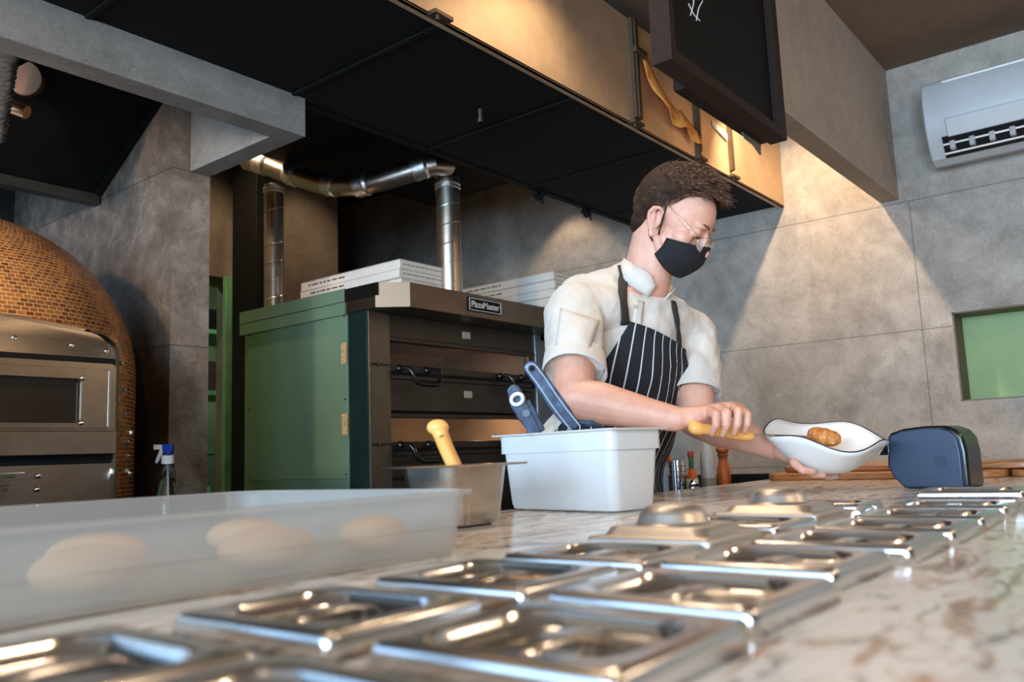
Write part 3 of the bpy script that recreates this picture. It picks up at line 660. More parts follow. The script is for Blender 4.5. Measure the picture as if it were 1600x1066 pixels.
# ------------------------------------------------------------------ counter
bm = B(); box(bm, (-1.4, -1.2, .86), (XR-.001, 1.03, .90)); o = obj('worktop', bm, M['granite'], None, .003)
tag(o, 'long polished marble-look worktop in grey, cream and rust running across the foreground', 'worktop')
bm = B(); box(bm, (-1.36, -1.15, 0), (XR-.005, .96, .86)); o = obj('counter_base', bm, mat('counter_front', srgb(70, 64, 58), .6), None, .003); tag(o, 'dark base cabinet carrying the marble worktop', 'cabinet')
# side worktop along the right wall, beyond the worker
SZ = .80
bm = B(); box(bm, (2.40, 1.06, SZ-.03), (XR-.001, 2.15, SZ)); o = obj('side_worktop', bm, M['blacksteel'], None, .002); tag(o, 'dark steel side worktop against the grey wall behind the marble counter', 'worktop')
bm = B(); box(bm, (2.42, 1.08, 0), (XR-.002, 2.13, SZ-.03)); o = obj('side_cabinet', bm, M['ovendark'], None, .002); tag(o, 'steel cabinet under the side worktop behind the marble counter', 'cabinet')
bm = B(); box(bm, (XR-.03, 1.0, SZ-.0), (XR-.002, 2.14, SZ+.09)); o = obj('upstand', bm, M['black'], None, .002); tag(o, 'black upstand at the foot of the grey wall behind the bottles', 'upstand')

def onside(px, d): p_ = P(px, 740, d); return Vector((p_.x, p_.y, SZ))
def ztop(px, py, d): return P(px, py, d).z
# pepper mill
def base(px, d, h=.0): return onside(px, d)
c0 = base(1131, 3.42); H = ztop(1131, 696, 3.42)-SZ
b = B(); pr = [(.0, 0), (.029, 0), (.030, .012), (.026, .03), (.028, .04), (.029, .05), (.026, .06), (.0255, .075), (.028, .10), (.026, .14), (.019, .175), (.0165, .20), (.020, .208), (.022, .215), (.017, .22)]
k_ = H/.262
pr = [(r*1.0, z*k_) for r, z in pr]
t = thing('pepper_mill', 'turned brown wooden pepper mill at the right end of the row of bottles', 'pepper mill', c0)
obj('mill_body', lathe(b, pr, c0, 24), M['mill'], t, smooth=True, angle=60)
obj('mill_head', lathe(B(), [(.017, .22*k_), (.024, .23*k_), (.0265, .242*k_), (.022, .256*k_), (.012, .262*k_), (.0, .262*k_)], c0, 24), M['mill'], t, smooth='all')
# squeeze bottle
c0 = base(1107, 3.30); H = ztop(1102, 684, 3.3)-SZ
t = thing('squeeze_bottle', 'tall translucent white squeeze bottle left of the pepper mill', 'bottle', c0)
obj('bottle_body', lathe(B(), [(.0, 0), (.028, 0), (.030, .01), (.030, H*.60), (.026, H*.74), (.018, H*.86), (.013, H*.92), (0, H*.92)], c0, 24), milky('bottle_milk', srgb(176, 180, 182), .2, .3), t, smooth=True, angle=60)
obj('cap', lathe(B(), [(.014, H*.90), (.014, H*.96), (.006, H), (0, H)], c0, 18), M['white'], t, smooth=True)
obj('sauce', lathe(B(), [(.0, .004), (.0305, .004), (.0305, H*.36), (0, H*.36)], c0, 24), mat('grey_sauce', srgb(120, 118, 108), .5), t, smooth=True)
# hot sauce bottle
c0 = base(1081, 3.22); H = ztop(1081, 705, 3.22)-SZ
t = thing('sauce_bottle', 'small orange sauce bottle with green neck wrap and white label', 'bottle', c0)
obj('glass_body', lathe(B(), [(0, 0), (.021, 0), (.022, .006), (.022, H*.50), (.016, H*.60), (.009, H*.66), (.008, H*.78)], c0, 20), mat('orange_sauce_glass', srgb(170, 84, 36), .12, 0, .2, 20), t, smooth=True, angle=60)
obj('neck_wrap', lathe(B(), [(.0095, H*.66), (.0095, H*.90), (.0, H*.90)], c0, 16), mat('green_wrap', srgb(40, 92, 60), .4), t, smooth=True)
obj('cap', lathe(B(), [(.0105, H*.89), (.0115, H*.90), (.0115, H), (0, H)], c0, 16), mat('red_cap', srgb(176, 72, 34), .4), t, smooth=True)
obj('bottle_label', lathe(B(), [(.0225, H*.16), (.0225, H*.46)], c0, 20), M['white'], t, smooth=True)
# steel shaker / ladle bowl at its foot
c0 = base(1083, 3.08); H = ztop(1083, 748, 3.08)-SZ
t = thing('steel_shaker', 'small shiny steel shaker in front of the orange sauce bottle', 'shaker', c0)
obj('shaker_body', lathe(B(), [(0, 0), (.020, 0), (.022, H*.55), (.020, H*.7)], c0, 18), M['chrome'], t, smooth=True)
obj('shaker_lid', lathe(B(), [(.021, H*.69), (.018, H*.88), (.008, H), (0, H)], c0, 18), M['chrome'], t, smooth='all')
# perforated cutlery holder
c0 = base(1059, 3.14); H = ztop(1059, 720, 3.14)-SZ
t = thing('cutlery_holder', 'perforated steel cutlery holder between the blue bottle and the sauce', 'cutlery holder', c0)
obj('holder_body', lathe(B(), [(.0, .003), (.026, .003), (.028, 0), (.030, 0), (.030, H), (.0285, H), (.0275, .006)], c0, 28, capt=False), M['chrome'], t, smooth=True)
b = B()
for a in range(12):
    for j in range(7):
        an = a*PI/6; sphere(b, c0+Vector((.0297*math.cos(an), .0297*math.sin(an), .02+j*(H-.04)/6)), (.0028, .0028, .0028), None, 6, 4)
obj('perforation', b, M['black'], t)
hold_top = c0+Vector((0, 0, H))
o = obj('knife_handle', tube(B(), [c0+Vector((.005, .01, .05)), hold_top+Vector((-.018, .022, .012)), hold_top+Vector((-.032, .035, .045))], [.006, .010, .012], 10), mat('orange_wood', srgb(178, 92, 46), .5), None, smooth=True)
tag(o, 'orange-brown utensil handle leaning out of the steel cutlery holder', 'knife')
# blue squeeze bottle
c0 = base(1034, 3.02); H = ztop(1032, 700, 3.02)-SZ
t = thing('spice_bottle', 'blue-grey ribbed bottle with pointed top beside the white square container', 'bottle', c0)
obj('bottle_body', lathe(B(), [(0, 0), (.022, 0), (.0235, .01), (.0225, H*.7), (.019, H*.80), (0, H*.80)], c0, 20), mat('blue_grey_bottle', srgb(118, 140, 168), .4, 0, .1, 60), t, smooth=True)
obj('nozzle', lathe(B(), [(.017, H*.79), (.011, H*.9), (.004, H), (0, H)], c0, 16), mat('grey_cap', srgb(130, 132, 134), .4), t, smooth=True)
c0 = base(1046, 3.06); H = ztop(1046, 712, 3.06)-SZ
t = thing('whetstone_case', 'thin black sharpening steel standing beside the blue-grey bottle', 'tool', c0)
obj('tool_shaft', tube(B(), [c0+Vector((0, 0, 0)), c0+Vector((-.012, .016, H))], [.010, .007], 12), M['black'], t, smooth=True)

# ------------------------------------------------------------------ spray bottle on a rear ledge
c0 = P(262, 760, 2.15); LZ = .80
bm = B(); box(bm, (1.24, 1.66, LZ-.03), (1.86, 1.98, LZ)); o = obj('rear_shelf', bm, M['ovensteel'], None, .002); tag(o, 'steel shelf table in front of the concrete column, under the spray bottle', 'table')
bm = B()
for x, y in ((1.26, 1.68), (1.84, 1.68), (1.26, 1.96), (1.84, 1.96)): tube(bm, [(x, y, 0), (x, y, LZ-.03)], .014, 12)
o.data.materials[0] = M['ovensteel']
lg = bm
for i, (x, y) in enumerate(((1.26, 1.68), (1.84, 1.68), (1.26, 1.96), (1.84, 1.96))):
    obj('leg', tube(B(), [(x, y, 0), (x, y, LZ-.03)], .014, 12), M['ovensteel'], o, smooth=True)
lg.free()
c0 = Vector((c0.x, c0.y, LZ)); zt = ztop(262, 722, 2.15)-LZ
t = thing('spray_bottle', 'clear ribbed spray bottle with blue and white trigger head in front of the column', 'spray bottle', c0)
b = B(); pr = [(0, 0), (.034, 0), (.036, .008)]
for i in range(6): pr += [(.036, .02+i*.012), (.0335, .026+i*.012)]
pr += [(.035, .10), (.033, .12), (.026, .145), (.014, zt)]
obj('bottle_body', lathe(b, pr, c0, 24), M['clearpet'], t, smooth='all')
rd = RT.copy(); rd.z = 0; rd.normalize(); fd = fw.copy(); fd.z = 0; fd.normalize()
def L2(a, u, w=0): return c0 + rd*a + Vector((0, 0, u)) + fd*w
s_ = 2.15/F_PX
def sp(px, py, w=0): return P(px, py, 2.15)+fd*w
obj('neck_ring', tube(B(), [sp(262, 724), sp(262, 711)], .0155, 18), M['white'], t, smooth=True)
b = B(); prism(b, [sp(255, 694, -.011), sp(270, 694, -.011), sp(271, 701, -.011), sp(268, 713, -.011), sp(256, 706, -.011)], fd*.022); obj('sprayer_head', b, mat('blue_plastic', srgb(16, 52, 160), .35, 0, .05), t, .003)
b = B(); prism(b, [sp(241, 695, -.007), sp(256, 695, -.007), sp(256, 703, -.007), sp(241, 703, -.007)], fd*.014); obj('nozzle', b, M['white'], t, .0015)
b = B(); tube(b, [sp(254, 703), sp(250, 710), sp(246, 720), sp(244, 724)], [.006, .0055, .005, .003], 10); obj('trigger', b, M['white'], t, smooth='all')
obj('dip_tube', tube(B(), [sp(262, 720), c0+Vector((0.004, 0, .01))], .002, 6), M['white'], t)

# ------------------------------------------------------------------ gastronorm lids on the counter
def lid_mesh(dome=False):
    b = B(); hx, hy = .0640, .0720
    if not dome:
        R = [rr3(hx+.001, hy+.001, .007, 0), rr3(hx-.0016, hy-.0016, .007, .0105), rr3(hx-.0022, hy-.0022, .007, .0125), rr3(hx-.0035, hy-.0035, .007, .0137), rr3(hx-.0150, hy-.0150, .022, .0138), rr3(hx-.0175, hy-.0175, .024, .0130),
             rr3(hx-.0200, hy-.0200, .026, .0050), rr3(hx-.022, hy-.022, .027, .0040), rr3(hx-.025, hy-.025, .027, .0034), rr3(.038, .038, .0378, .0034), rr3(.036, .036, .0358, .0028), rr3(.030, .030, .0298, .0016), rr3(.012, .012, .0118, .0012)]
    else:
        R = [rr3(hx+.001, hy+.001, .007, 0), rr3(hx-.0016, hy-.0016, .007, .0105), rr3(hx-.0022, hy-.0022, .007, .0125), rr3(hx-.0035, hy-.0035, .007, .0137), rr3(hx-.012, hy-.012, .014, .0138), rr3(hx-.0135, hy-.0135, .015, .0148),
             rr3(hx-.0165, hy-.0165, .017, .0215), rr3(hx-.019, hy-.019, .018, .0228), rr3(.042, .042, .0418, .0226), rr3(.040, .040, .0398, .0230), rr3(.0375, .0375, .0373, .0265), rr3(.035, .035, .0348, .033), rr3(.031, .031, .0308, .0392), rr3(.025, .025, .0248, .0425), rr3(.016, .016, .0158, .0438), rr3(.006, .006, .0058, .0441)]
    if dome: R = [[(y, x, z) for x, y, z in r] for r in R] if False else R
    loft(b, R, cap0=False, cap1=True); return b
def handle_mesh():
    b = B(); P_ = [(-.036, 0, .0056), (-.028, 0, .0098), (-.012, 0, .0112), (.012, 0, .0112), (.028, 0, .0098), (.036, 0, .0056)]
    rows = []
    for x, y, z in P_: rows.append([b.verts.new((x, y+d, z+e)) for d, e in ((-.009, -.0006), (-.007, .0006), (.007, .0006), (.009, -.0006))])
    for a, c in zip(rows, rows[1:]):
        for i in range(3): b.faces.new((a[i], a[i+1], c[i+1], c[i]))
    return b
lid0 = obj('pan_lid', lid_mesh(), M['steel'], None, smooth=True, angle=50); m_ = lid0.modifiers.new('thick', 'SOLIDIFY'); m_.thickness = .0009; m_.offset = -1
hd = obj('recessed_handle', handle_mesh(), M['steel'], lid0, smooth=True); hd.modifiers.new('thick', 'SOLIDIFY').thickness = .0012
lid1 = obj('pan_lid', lid_mesh(True), steel('satin_steel', (.66, .62, .57, 1), .40), None, smooth=True, angle=50); m_ = lid1.modifiers.new('thick', 'SOLIDIFY'); m_.thickness = .0009; m_.offset = -1
GL = 'steel container lids laid out on the worktop'
CT = .9005
lids = [  # x0 (near edge), y centre, z, rot deg, kind, label
 (.283, .255, 0, 1, 0, 'steel lid nearest the camera in the right-hand row, its near corner at the bottom edge'),
 (.438, .262, 0, -1.5, 0, 'steel lid second from the camera in the right-hand row'),
 (.600, .272, .0, -1.5, 0, 'steel lid third from the camera in the right-hand row, shadowed on its right edge'),
 (.752, .262, 0, 0, 0, 'steel lid fourth from the camera in the right-hand row'),
 (.902, .260, 0, 0, 0, 'steel lid fifth from the camera in the right-hand row'),
 (1.056, .263, 0, 1, 0, 'steel lid sixth from the camera in the right-hand row'),
 (1.222, .268, 0, 3, 0, 'steel lid in front of the dark printer, seventh in the right-hand row'),
 (1.372, .270, .011, 4, 0, 'raised steel lid directly right of the dark printer, farthest of the right-hand row'),
 (.118, .425, 0, 1, 0, 'large blurred steel lid in the lower left corner'),
 (.279, .425, 0, 2, 0, 'blurred steel lid beside the front of the milky tray, second in the left-hand row'),
 (.438, .424, 0, 2, 0, 'steel lid beside the middle of the milky tray, third in the left-hand row'),
 (.590, .425, 0, 3, 0, 'steel lid beside the far end of the milky tray, just before the domed lid'),
 (.905, .436, 0, 0, 0, 'flat steel lid between the two domed lids'),
 (1.235, .450, 0, 2, 0, 'flat steel lid behind the smaller-looking domed lid, left of the printer'),
 (.120, .272, 0, 0, 0, 'steel lid cut off by the bottom edge of the picture'),
]
for i, (x, y, z, r, kd, lb) in enumerate(lids):
    o = lid0 if i == 0 else copy_tree(lid0)
    o.matrix_basis = Matrix.Translation((x+.066, y, CT+z)) @ Matrix.Rotation(math.radians(r), 4, 'Z'); tag(o, lb, 'lid', GL)
for i, (x, y, z, r, lb) in enumerate(((.745, .440, .0, 1, 'upturned steel lid with a round dome, the nearer of the two domed lids'), (1.066, .452, .0, 2, 'upturned steel lid with a round dome, the farther of the two domed lids'))):
    o = lid1 if i == 0 else copy_tree(lid1)
    o.matrix_basis = Matrix.Translation((x+.069, y, CT+z)) @ Matrix.Rotation(math.radians(r), 4, 'Z'); tag(o, lb, 'lid', 'domed container lids on the worktop')
# small clip left on the lids
b = B(); tube(b, [(1.118, .345, .909), (1.16, .35, .911), (1.20, .348, .910)], [.006, .009, .005], 10); tube(b, [(1.20, .348, .91), (1.25, .352, .911)], [.006, .004], 8)
tag(obj('measuring_spoon', b, M['steel'], None, smooth=True), 'small steel spoon lying between the lid rows near the printer', 'spoon')

# ------------------------------------------------------------------ translucent dough tray
t = thing('dough_tray', 'large translucent milky plastic tray at the left of the worktop holding dough', 'tray', (.40, .83, .9))
cx, cy, hx, hy = .392, .815, .297, .205
def rr(hx, hy, r, z): return [(cx+a, cy+b_, z) for a, b_ in rrect(hx, hy, r, 8)]
b = B(); loft(b, [rr(hx-.012, hy-.012, .03, .9045), rr(hx-.006, hy-.006, .036, .9015), rr(hx-.002, hy-.002, .04, .906), rr(hx, hy, .042, .930), rr(hx+.0025, hy+.0025, .043, .931), rr(hx+.005, hy+.005, .044, .962), rr(hx+.014, hy+.014, .052, .963), rr(hx+.015, hy+.015, .052, .967), rr(hx+.004, hy+.004, .043, .9672), rr(hx+.002, hy+.002, .043, .962), rr(hx-.001, hy-.001, .042, .934), rr(hx-.0025, hy-.0025, .04, .93), rr(hx-.005, hy-.005, .038, .908), rr(hx-.012, hy-.012, .03, .9075)], True, True)
obj('tray_shell', b, M['milky'], t, smooth=True, angle=50)
DG = 'dough balls inside the milky tray'
dough = None
for i, (x, y, r, lb) in enumerate(((.315, .675, .042, 'peach dough ball nearest the camera inside the milky tray'), (.475, .672, .044, 'dough ball in the middle of the front row in the milky tray'), (.60, .668, .036, 'dough ball at the far right end of the milky tray'),
        (.21, .80, .04, 'dough ball left in the second row of the milky tray'), (.38, .80, .043, 'dough ball second from the left in the rear row of the milky tray'), (.55, .82, .04, 'dough ball at the right of the rear row of the milky tray'))):
    if dough is None:
        dough = obj('dough_ball', sphere(B(), (0, 0, .0), (.042, .042, .019), None, 24, 12), M['dough'], None, smooth='all'); o = dough
    else: o = copy_tree(dough)
    o.matrix_basis = Matrix.Translation((x, y, .908+.018)) @ Matrix.Diagonal((r/.042, r/.042, 1, 1)); tag(o, lb, 'dough', DG)

# ------------------------------------------------------------------ steel pan + orange spatula
def rim_pan(name, label, c, rz, hx, hy, z0, z1, rim, m, rr_=.025, taper=.008, cat='container', step=None):
    q = thing(name, label, cat, (c[0], c[1], z0), rz)
    rot = Matrix.Translation((c[0], c[1], 0)) @ Matrix.Rotation(rz, 4, 'Z')
    def R(a, b_, r, z): return [rot @ Vector((x, y, z)) for x, y in rrect(a, b_, r, 8)]
    rs = [R(hx-taper-.012, hy-taper-.012, rr_, z0), R(hx-taper-.003, hy-taper-.003, rr_+.004, z0+.003), R(hx-taper, hy-taper, rr_+.006, z0+.012)]
    if step: rs += [R(hx-.003, hy-.003, rr_+.006, z1-step), R(hx+.002, hy+.002, rr_+.006, z1-step+.0005)]
    rs += [R(hx+(.002 if step else 0), hy+(.002 if step else 0), rr_+.006, z1-.004), R(hx+rim-.001, hy+rim-.001, .010, z1-.003), R(hx+rim, hy+rim, .010, z1-.0005), R(hx+rim-.001, hy+rim-.001, .010, z1),
           R(hx, hy, rr_+.004, z1-.0005), R(hx-.003, hy-.003, rr_+.002, z1-.006), R(hx-taper-.003, hy-taper-.003, rr_+.003, z0+.012), R(hx-taper-.014, hy-taper-.014, rr_, z0+.004)]
    o = obj('pan_shell', loft(B(), rs), m, q, smooth=True, angle=50); return q
pc = P(711, 728, 1.17); 
ctr = Vector((pc.x+.0855, pc.y+.079, 0))
rim_pan('steel_pan', 'deep steel pan with a flat rim between the milky tray and the white container', ctr, 0, .067, .061, .9005, .991, .0185, M['pan'])
# spatula handle
def hp(px, py, w=0): return P(px, py, 1.24)+fd*w
o = thing('spatula', 'orange plastic-handled spatula standing in the steel pan', 'spatula', hp(705, 760))
b = B(); tube(b, [hp(684, 666), hp(686, 671), hp(690, 682), hp(698, 702), hp(709, 726), hp(717, 745)], [.010, .0165, .0155, .0150, .0150, .014], 18, True, .75)
sphere(b, hp(684, 668), (.0165, .012, .011), (RT, UP, fw), 16, 10); obj('handle', b, M['orange'], o, smooth='all')
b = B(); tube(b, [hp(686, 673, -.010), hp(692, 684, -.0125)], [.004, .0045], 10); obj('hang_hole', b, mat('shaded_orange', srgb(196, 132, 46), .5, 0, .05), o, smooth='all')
b = B(); prism(b, [hp(705, 745, 0), hp(730, 742, 0), hp(745, 815, 0), hp(722, 818, 0)], fd*.0015); obj('blade', b, M['steel'], o)

# ------------------------------------------------------------------ white polypropylene container + tools
fr = P(958, 735, 1.385); ang = math.radians(38.5+42)   # long side direction, left-away
du = Vector((math.cos(ang), math.sin(ang), 0)); dv = Vector((math.cos(ang-PI/2), math.sin(ang-PI/2), 0))
HX, HY = .142, .066
wc = Vector((fr.x, fr.y, 0)) + du*HX*1.0 + dv*HY*1.0
rim_pan('square_container', 'white deep plastic food container behind the steel pan holding black-handled tools', wc, ang, HX, HY, .9005, 1.040, .013, M['polywhite'], .012, .010, 'container', .036)
dusty = NT('dusty_black_plastic'); nz = dusty.noise(30, 6, .7, dusty.add('ShaderNodeTexCoord').outputs['Object'])
dusty.link(dusty.ramp(nz, [(.42, srgb(28, 40, 58)), (.62, srgb(62, 84, 112)), (.78, srgb(150, 165, 185))]), dusty.b.inputs['Base Color']); dusty.b.inputs['Roughness'].default_value = .4
def flat_handle(q, pts, ws, d0, d1, th, m, hole=None, inner=True):
    """flat tool handle following screen-plane points at a depth gradient; real 3-D solid"""
    C_ = [P(px, py, d0+(d1-d0)*i/(len(pts)-1)) for i, (px, py) in enumerate(pts)]
    L_, R_ = [], []
    for i, c in enumerate(C_):
        tdir = (C_[min(i+1, len(C_)-1)]-C_[max(i-1, 0)]).normalized(); s = tdir.cross(fw).normalized()
        L_.append(c+s*ws[i]); R_.append(c-s*ws[i])
    t0 = (C_[0]-C_[1]).normalized(); s0 = t0.cross(fw).normalized()
    cap = [C_[0]+(-s0*math.cos(a)+t0*math.sin(a))*ws[0]*(-1) for a in [PI*j/8 for j in range(1, 8)]]
    cap = [C_[0]+(-s0*math.cos(a)*-1+t0*math.sin(a))*ws[0] for a in [PI*j/8 for j in range(1, 8)]]
    ring = L_[::-1] + [C_[0]+((L_[0]-C_[0]).normalized()*math.cos(a)+t0*math.sin(a))*ws[0] for a in [PI*j/8 for j in range(1, 8)]] + R_
    b = B(); prism(b, ring, fw*th); return obj('handle', b, m, q, .003, seg=3), C_
q = thing('dough_cutter', 'long black grooved tool handle leaning in the white container, the taller one', 'kitchen tool', P(905, 662, 1.52))
hnd, cc = flat_handle(q, [(831, 576), (845, 594), (862, 620), (880, 645), (900, 670)], [.0135, .0135, .0150, .0150, .010], 1.50, 1.50, .014, dusty.m)
b = B()
for s in (-1, 1):
    tube(b, [c-fw*.001+(cc[1]-cc[0]).normalized().cross(fw)*s*.0085 for c in cc[:5]], .0012, 6)
tube(b, [cc[0]-fw*.001+((cc[0]-cc[1]).normalized()*math.sin(a)+(cc[1]-cc[0]).normalized().cross(fw)*math.cos(a))*.0085 for a in [PI*j/8 for j in range(9)]], .0012, 6)
obj('edge_line', b, mat('pale_edge', srgb(170, 180, 192), .4), hnd)
obj('rivet', tube(B(), [cc[0]-fw*.002, cc[0]+fw*.004], .0048, 14), M['black'], hnd)
obj('blade', box(B(), (-.0007, -.022, -.07), (.0007, .022, 0)), M['steel'], q).matrix_basis = Matrix.Translation(P(905, 676, 1.508)) @ Matrix.Rotation(math.radians(-50), 4, 'Z') @ Matrix.Rotation(math.radians(12), 4, 'Y')
q = thing('serving_tongs', 'shorter black tool handle with white hanging loop in the white container', 'kitchen tool', P(840, 672, 1.53))
hnd, cc = flat_handle(q, [(803, 612), (810, 630), (820, 648), (830, 664), (840, 680)], [.0125, .0155, .0150, .012, .010], 1.53, 1.53, .012, dusty.m)
b = B(); prism(b, [P(822, 628, 1.53), P(828, 624, 1.53), P(842, 650, 1.53), P(852, 672, 1.53), P(844, 676, 1.53), P(834, 652, 1.53)], fw*.01); obj('second_arm', b, dusty.m, q, .002)
b = B(); n_ = 18; tube(b, [P(808+9*math.cos(2*PI*i/n_)+2*math.sin(2*PI*i/n_), 624+8*math.sin(2*PI*i/n_)-3*math.cos(2*PI*i/n_), 1.522) for i in range(n_+1)], .0036, 8, False); obj('hanging_loop', b, M['white'], q, smooth='all')
b = B(); tube(b, [P(822, 646+0, 1.525), P(822, 647, 1.535)], .007, 14); obj('thumb_ring', b, mat('worn_grey', srgb(90, 100, 112), .5), hnd)
q = obj('plastic_lid', tube(B(), [P(880, 664, 1.52), P(905, 660, 1.52), P(925, 662, 1.52), P(944, 668, 1.52)], [.002, .006, .006, .002], 10), dusty.m, None, smooth='all'); tag(q, 'dark crumpled plastic edge just showing above the white container rim', 'scraper')
q = obj('paper_sheet', prism(B(), [P(826, 610, 1.56), P(838, 590, 1.56), P(856, 632, 1.56), P(846, 640, 1.56), P(838, 640, 1.56)], fw*.001), M['white'], None)
tag(q, 'clear white plastic scraper blade between the two black tool handles', 'scraper')
bpy.data.objects.remove(q)

# ------------------------------------------------------------------ chopping boards
def board(name, x0, x1, y0, y1, z, th, r, label):
    b = B(); cx_, cy_ = (x0+x1)/2, (y0+y1)/2
    o_ = [(cx_+a, cy_+c) for a, c in rrect((x1-x0)/2, (y1-y0)/2, r, 8)]
    loft(b, [[(x, y, z) for x, y in o_], [(x, y, z+th) for x, y in o_]]); o = obj(name, b, M['board'], None, .004, smooth=True, seg=3); tag(o, label, 'board', None); return o
board('serving_board', 2.42, 2.74, .385, 1.005, .9005, .019, .06, 'long oiled wooden board lying lowest on the worktop behind the bowl')
board('serving_board', 2.50, 2.82, .30, .985, .9205, .017, .06, 'upper wooden board resting on the longer board by the grey wall')
board('serving_board', 2.46, 2.76, -.25, .378, .9005, .017, .05, 'wooden board to the right of the dark printer at the picture edge')

# ------------------------------------------------------------------ receipt printer
pd = 1.80
yaw = math.radians(-44)
U_ = (rd*math.cos(-yaw) - fd*math.sin(-yaw)).normalized(); W_ = (fd*math.cos(-yaw)+rd*math.sin(-yaw)).normalized(); Z_ = Vector((0, 0, 1))
org = P(1400, 763, 1.80); org.z = .9005
def pp(u, v, w=0): return org + U_*u + Z_*v + W_*w
sc = 1.80/F_PX
out = [(12, 0), (8, 5), (-4, 18), (-11, 34), (-10, 46), (-7, 60), (-8, 78), (-2, 86), (16, 92), (50, 95), (78, 94), (92, 88), (101, 76), (104, 55), (104, 0)]
outp = [(u*sc*1.02, v*sc) for u, v in out]
t = thing('receipt_printer', 'dark blue and black label printer on the worktop in front of the wooden boards', 'printer', org)
b = B(); prism(b, [pp(u, v, .004) for u, v in outp], W_*.10); obj('housing', b, M['rubber'], t, .007, smooth=True, seg=4)
side = [(u*.93+1.5, v*.96+.8) for u, v in out]
b = B(); prism(b, [pp(u*sc, v*sc, 0) for u, v in side], W_*.012); sd = obj('side_panel', b, mat('navy_side_panel', srgb(36, 52, 74), .42, 0, .06, 10), t, .004, smooth=True, seg=3)
b = B()
for i in range(7):
    for j in range(6):
        if abs(i-3)+abs(j-2.5) < 4.6: tube(b, [pp((60+i*2.9)*sc, (33+j*3)*sc, -.0004), pp((60+i*2.9)*sc, (33+j*3)*sc, .001)], .0009, 6)
obj('speaker_grille', b, M['black'], sd)
b = B(); prism(b, [pp(-8*sc, 75*sc, .012), pp(-26*sc, 52*sc, .012), pp(-8*sc, 52*sc, .012)], W_*.085); obj('paper_slot', b, M['rubber'], t, .002)
b = B(); prism(b, [pp(-10*sc, 76*sc, .010), pp(-27*sc, 53*sc, .010), pp(-24.5*sc, 52*sc, .010), pp(-8*sc, 74*sc, .010)], W_*.086); obj('slot_trim', b, M['white'], t, .001)
b = B(); box(b, (0, 0, 0), (.001, .001, .001)); b.free()
b = B(); prism(b, [pp(104.6*sc, 1*sc, .03), pp(104.6*sc, 12*sc, .03), pp(104.6*sc, 14*sc, .09), pp(104.6*sc, 1*sc, .09)], U_*.001); obj('cable_port', b, M['black'], t)


# ================================================================== BOWL
bc = P(1290, 677, 1.80)
t = thing('enamel_bowl', 'white enamel bowl with wavy dark-rimmed edge held up by the worker', 'bowl', bc)
axr = RT.copy(); axr = (axr - UP*.045).normalized()
axf = (fw - UP*0.0); axf = (axf - axr*axf.dot(axr)).normalized()
tilt = math.radians(7); up_b = axr.cross(axf).normalized()
ax2 = (axf*math.cos(tilt) + up_b*math.sin(tilt)).normalized(); ax3 = axr.cross(ax2).normalized()
BR = .121
def bowl_pt(a, s, off=0):
    """a = angle, s = 0 centre .. 1 rim"""
    c4 = math.cos(4*a)
    rad = BR*(1+.075*c4*s**4)*(s**.62 if s < 1 else 1)
    rad = BR*(.42*min(1, s/.30)+.58*max(0, (s-.30)/.70)**.85)*(1+.09*c4*max(0, s-.3)**2)
    z = -.077 + .077*max(0, (s-.18)/.82)**1.25 - .0085*c4*max(0, (s-.25)/.75)**2
    rad += off*.9; z -= off*.5
    return bc + axr*(rad*math.cos(a)) + ax2*(rad*math.sin(a)) + ax3*z
N_ = 64; b = B(); rows = []
S_ = [.02, .1, .2, .3, .4, .5, .6, .7, .8, .9, 1.0]
for s in S_: rows.append([b.verts.new(bowl_pt(2*PI*i/N_, s)) for i in range(N_)])
rows.append([b.verts.new(bowl_pt(2*PI*i/N_, 1.0, .003)) for i in range(N_)])
for s in S_[::-1]: rows.append([b.verts.new(bowl_pt(2*PI*i/N_, s, .0035)-ax3*.0015) for i in range(N_)])
for r0, r1 in zip(rows, rows[1:]):
    for i in range(N_): b.faces.new((r0[i], r0[(i+1) % N_], r1[(i+1) % N_], r1[i]))
b.faces.new(rows[0]); b.faces.new(rows[-1][::-1])
obj('bowl_body', b, mat('white_enamel', srgb(232, 230, 224), .18, 0, .02, 8), t, smooth='all')
b = B(); tube(b, [bowl_pt(2*PI*i/N_, 1.0, .0015)+ax3*.0006 for i in range(N_+1)], .0016, 8, False); obj('rim_edge', b, mat('dark_enamel_rim', srgb(34, 40, 46), .3, 0, .1), t, smooth='all')
# food
fc = [P(1264, 677, 1.79), P(1275, 680, 1.79), P(1290, 683, 1.79), P(1303, 686, 1.79), P(1311, 688, 1.79)]
b = B(); tube(b, fc, [.010, .0165, .018, .0175, .010], 24)
bmesh.ops.subdivide_edges(b, edges=b.edges, cuts=2, use_grid_fill=True)
for v in b.verts:
    n_ = noise.noise(v.co*90)*.0022+noise.noise(v.co*260)*.0012; v.co += Vector((n_, n_*.6, n_))
k = NT('breaded_crust'); tc = k.add('ShaderNodeTexCoord').outputs['Object']
c = k.ramp(k.noise(60, 6, .7, tc), [(.3, srgb(120, 58, 20)), (.5, srgb(196, 118, 52)), (.62, srgb(222, 160, 96)), (.7, srgb(240, 232, 220))])
k.link(c, k.b.inputs['Base Color']); k.b.inputs['Roughness'].default_value = .7
tag(obj('breaded_roll', b, k.m, None, smooth='all'), 'golden-brown crusted food roll sitting in the white enamel bowl', 'food')
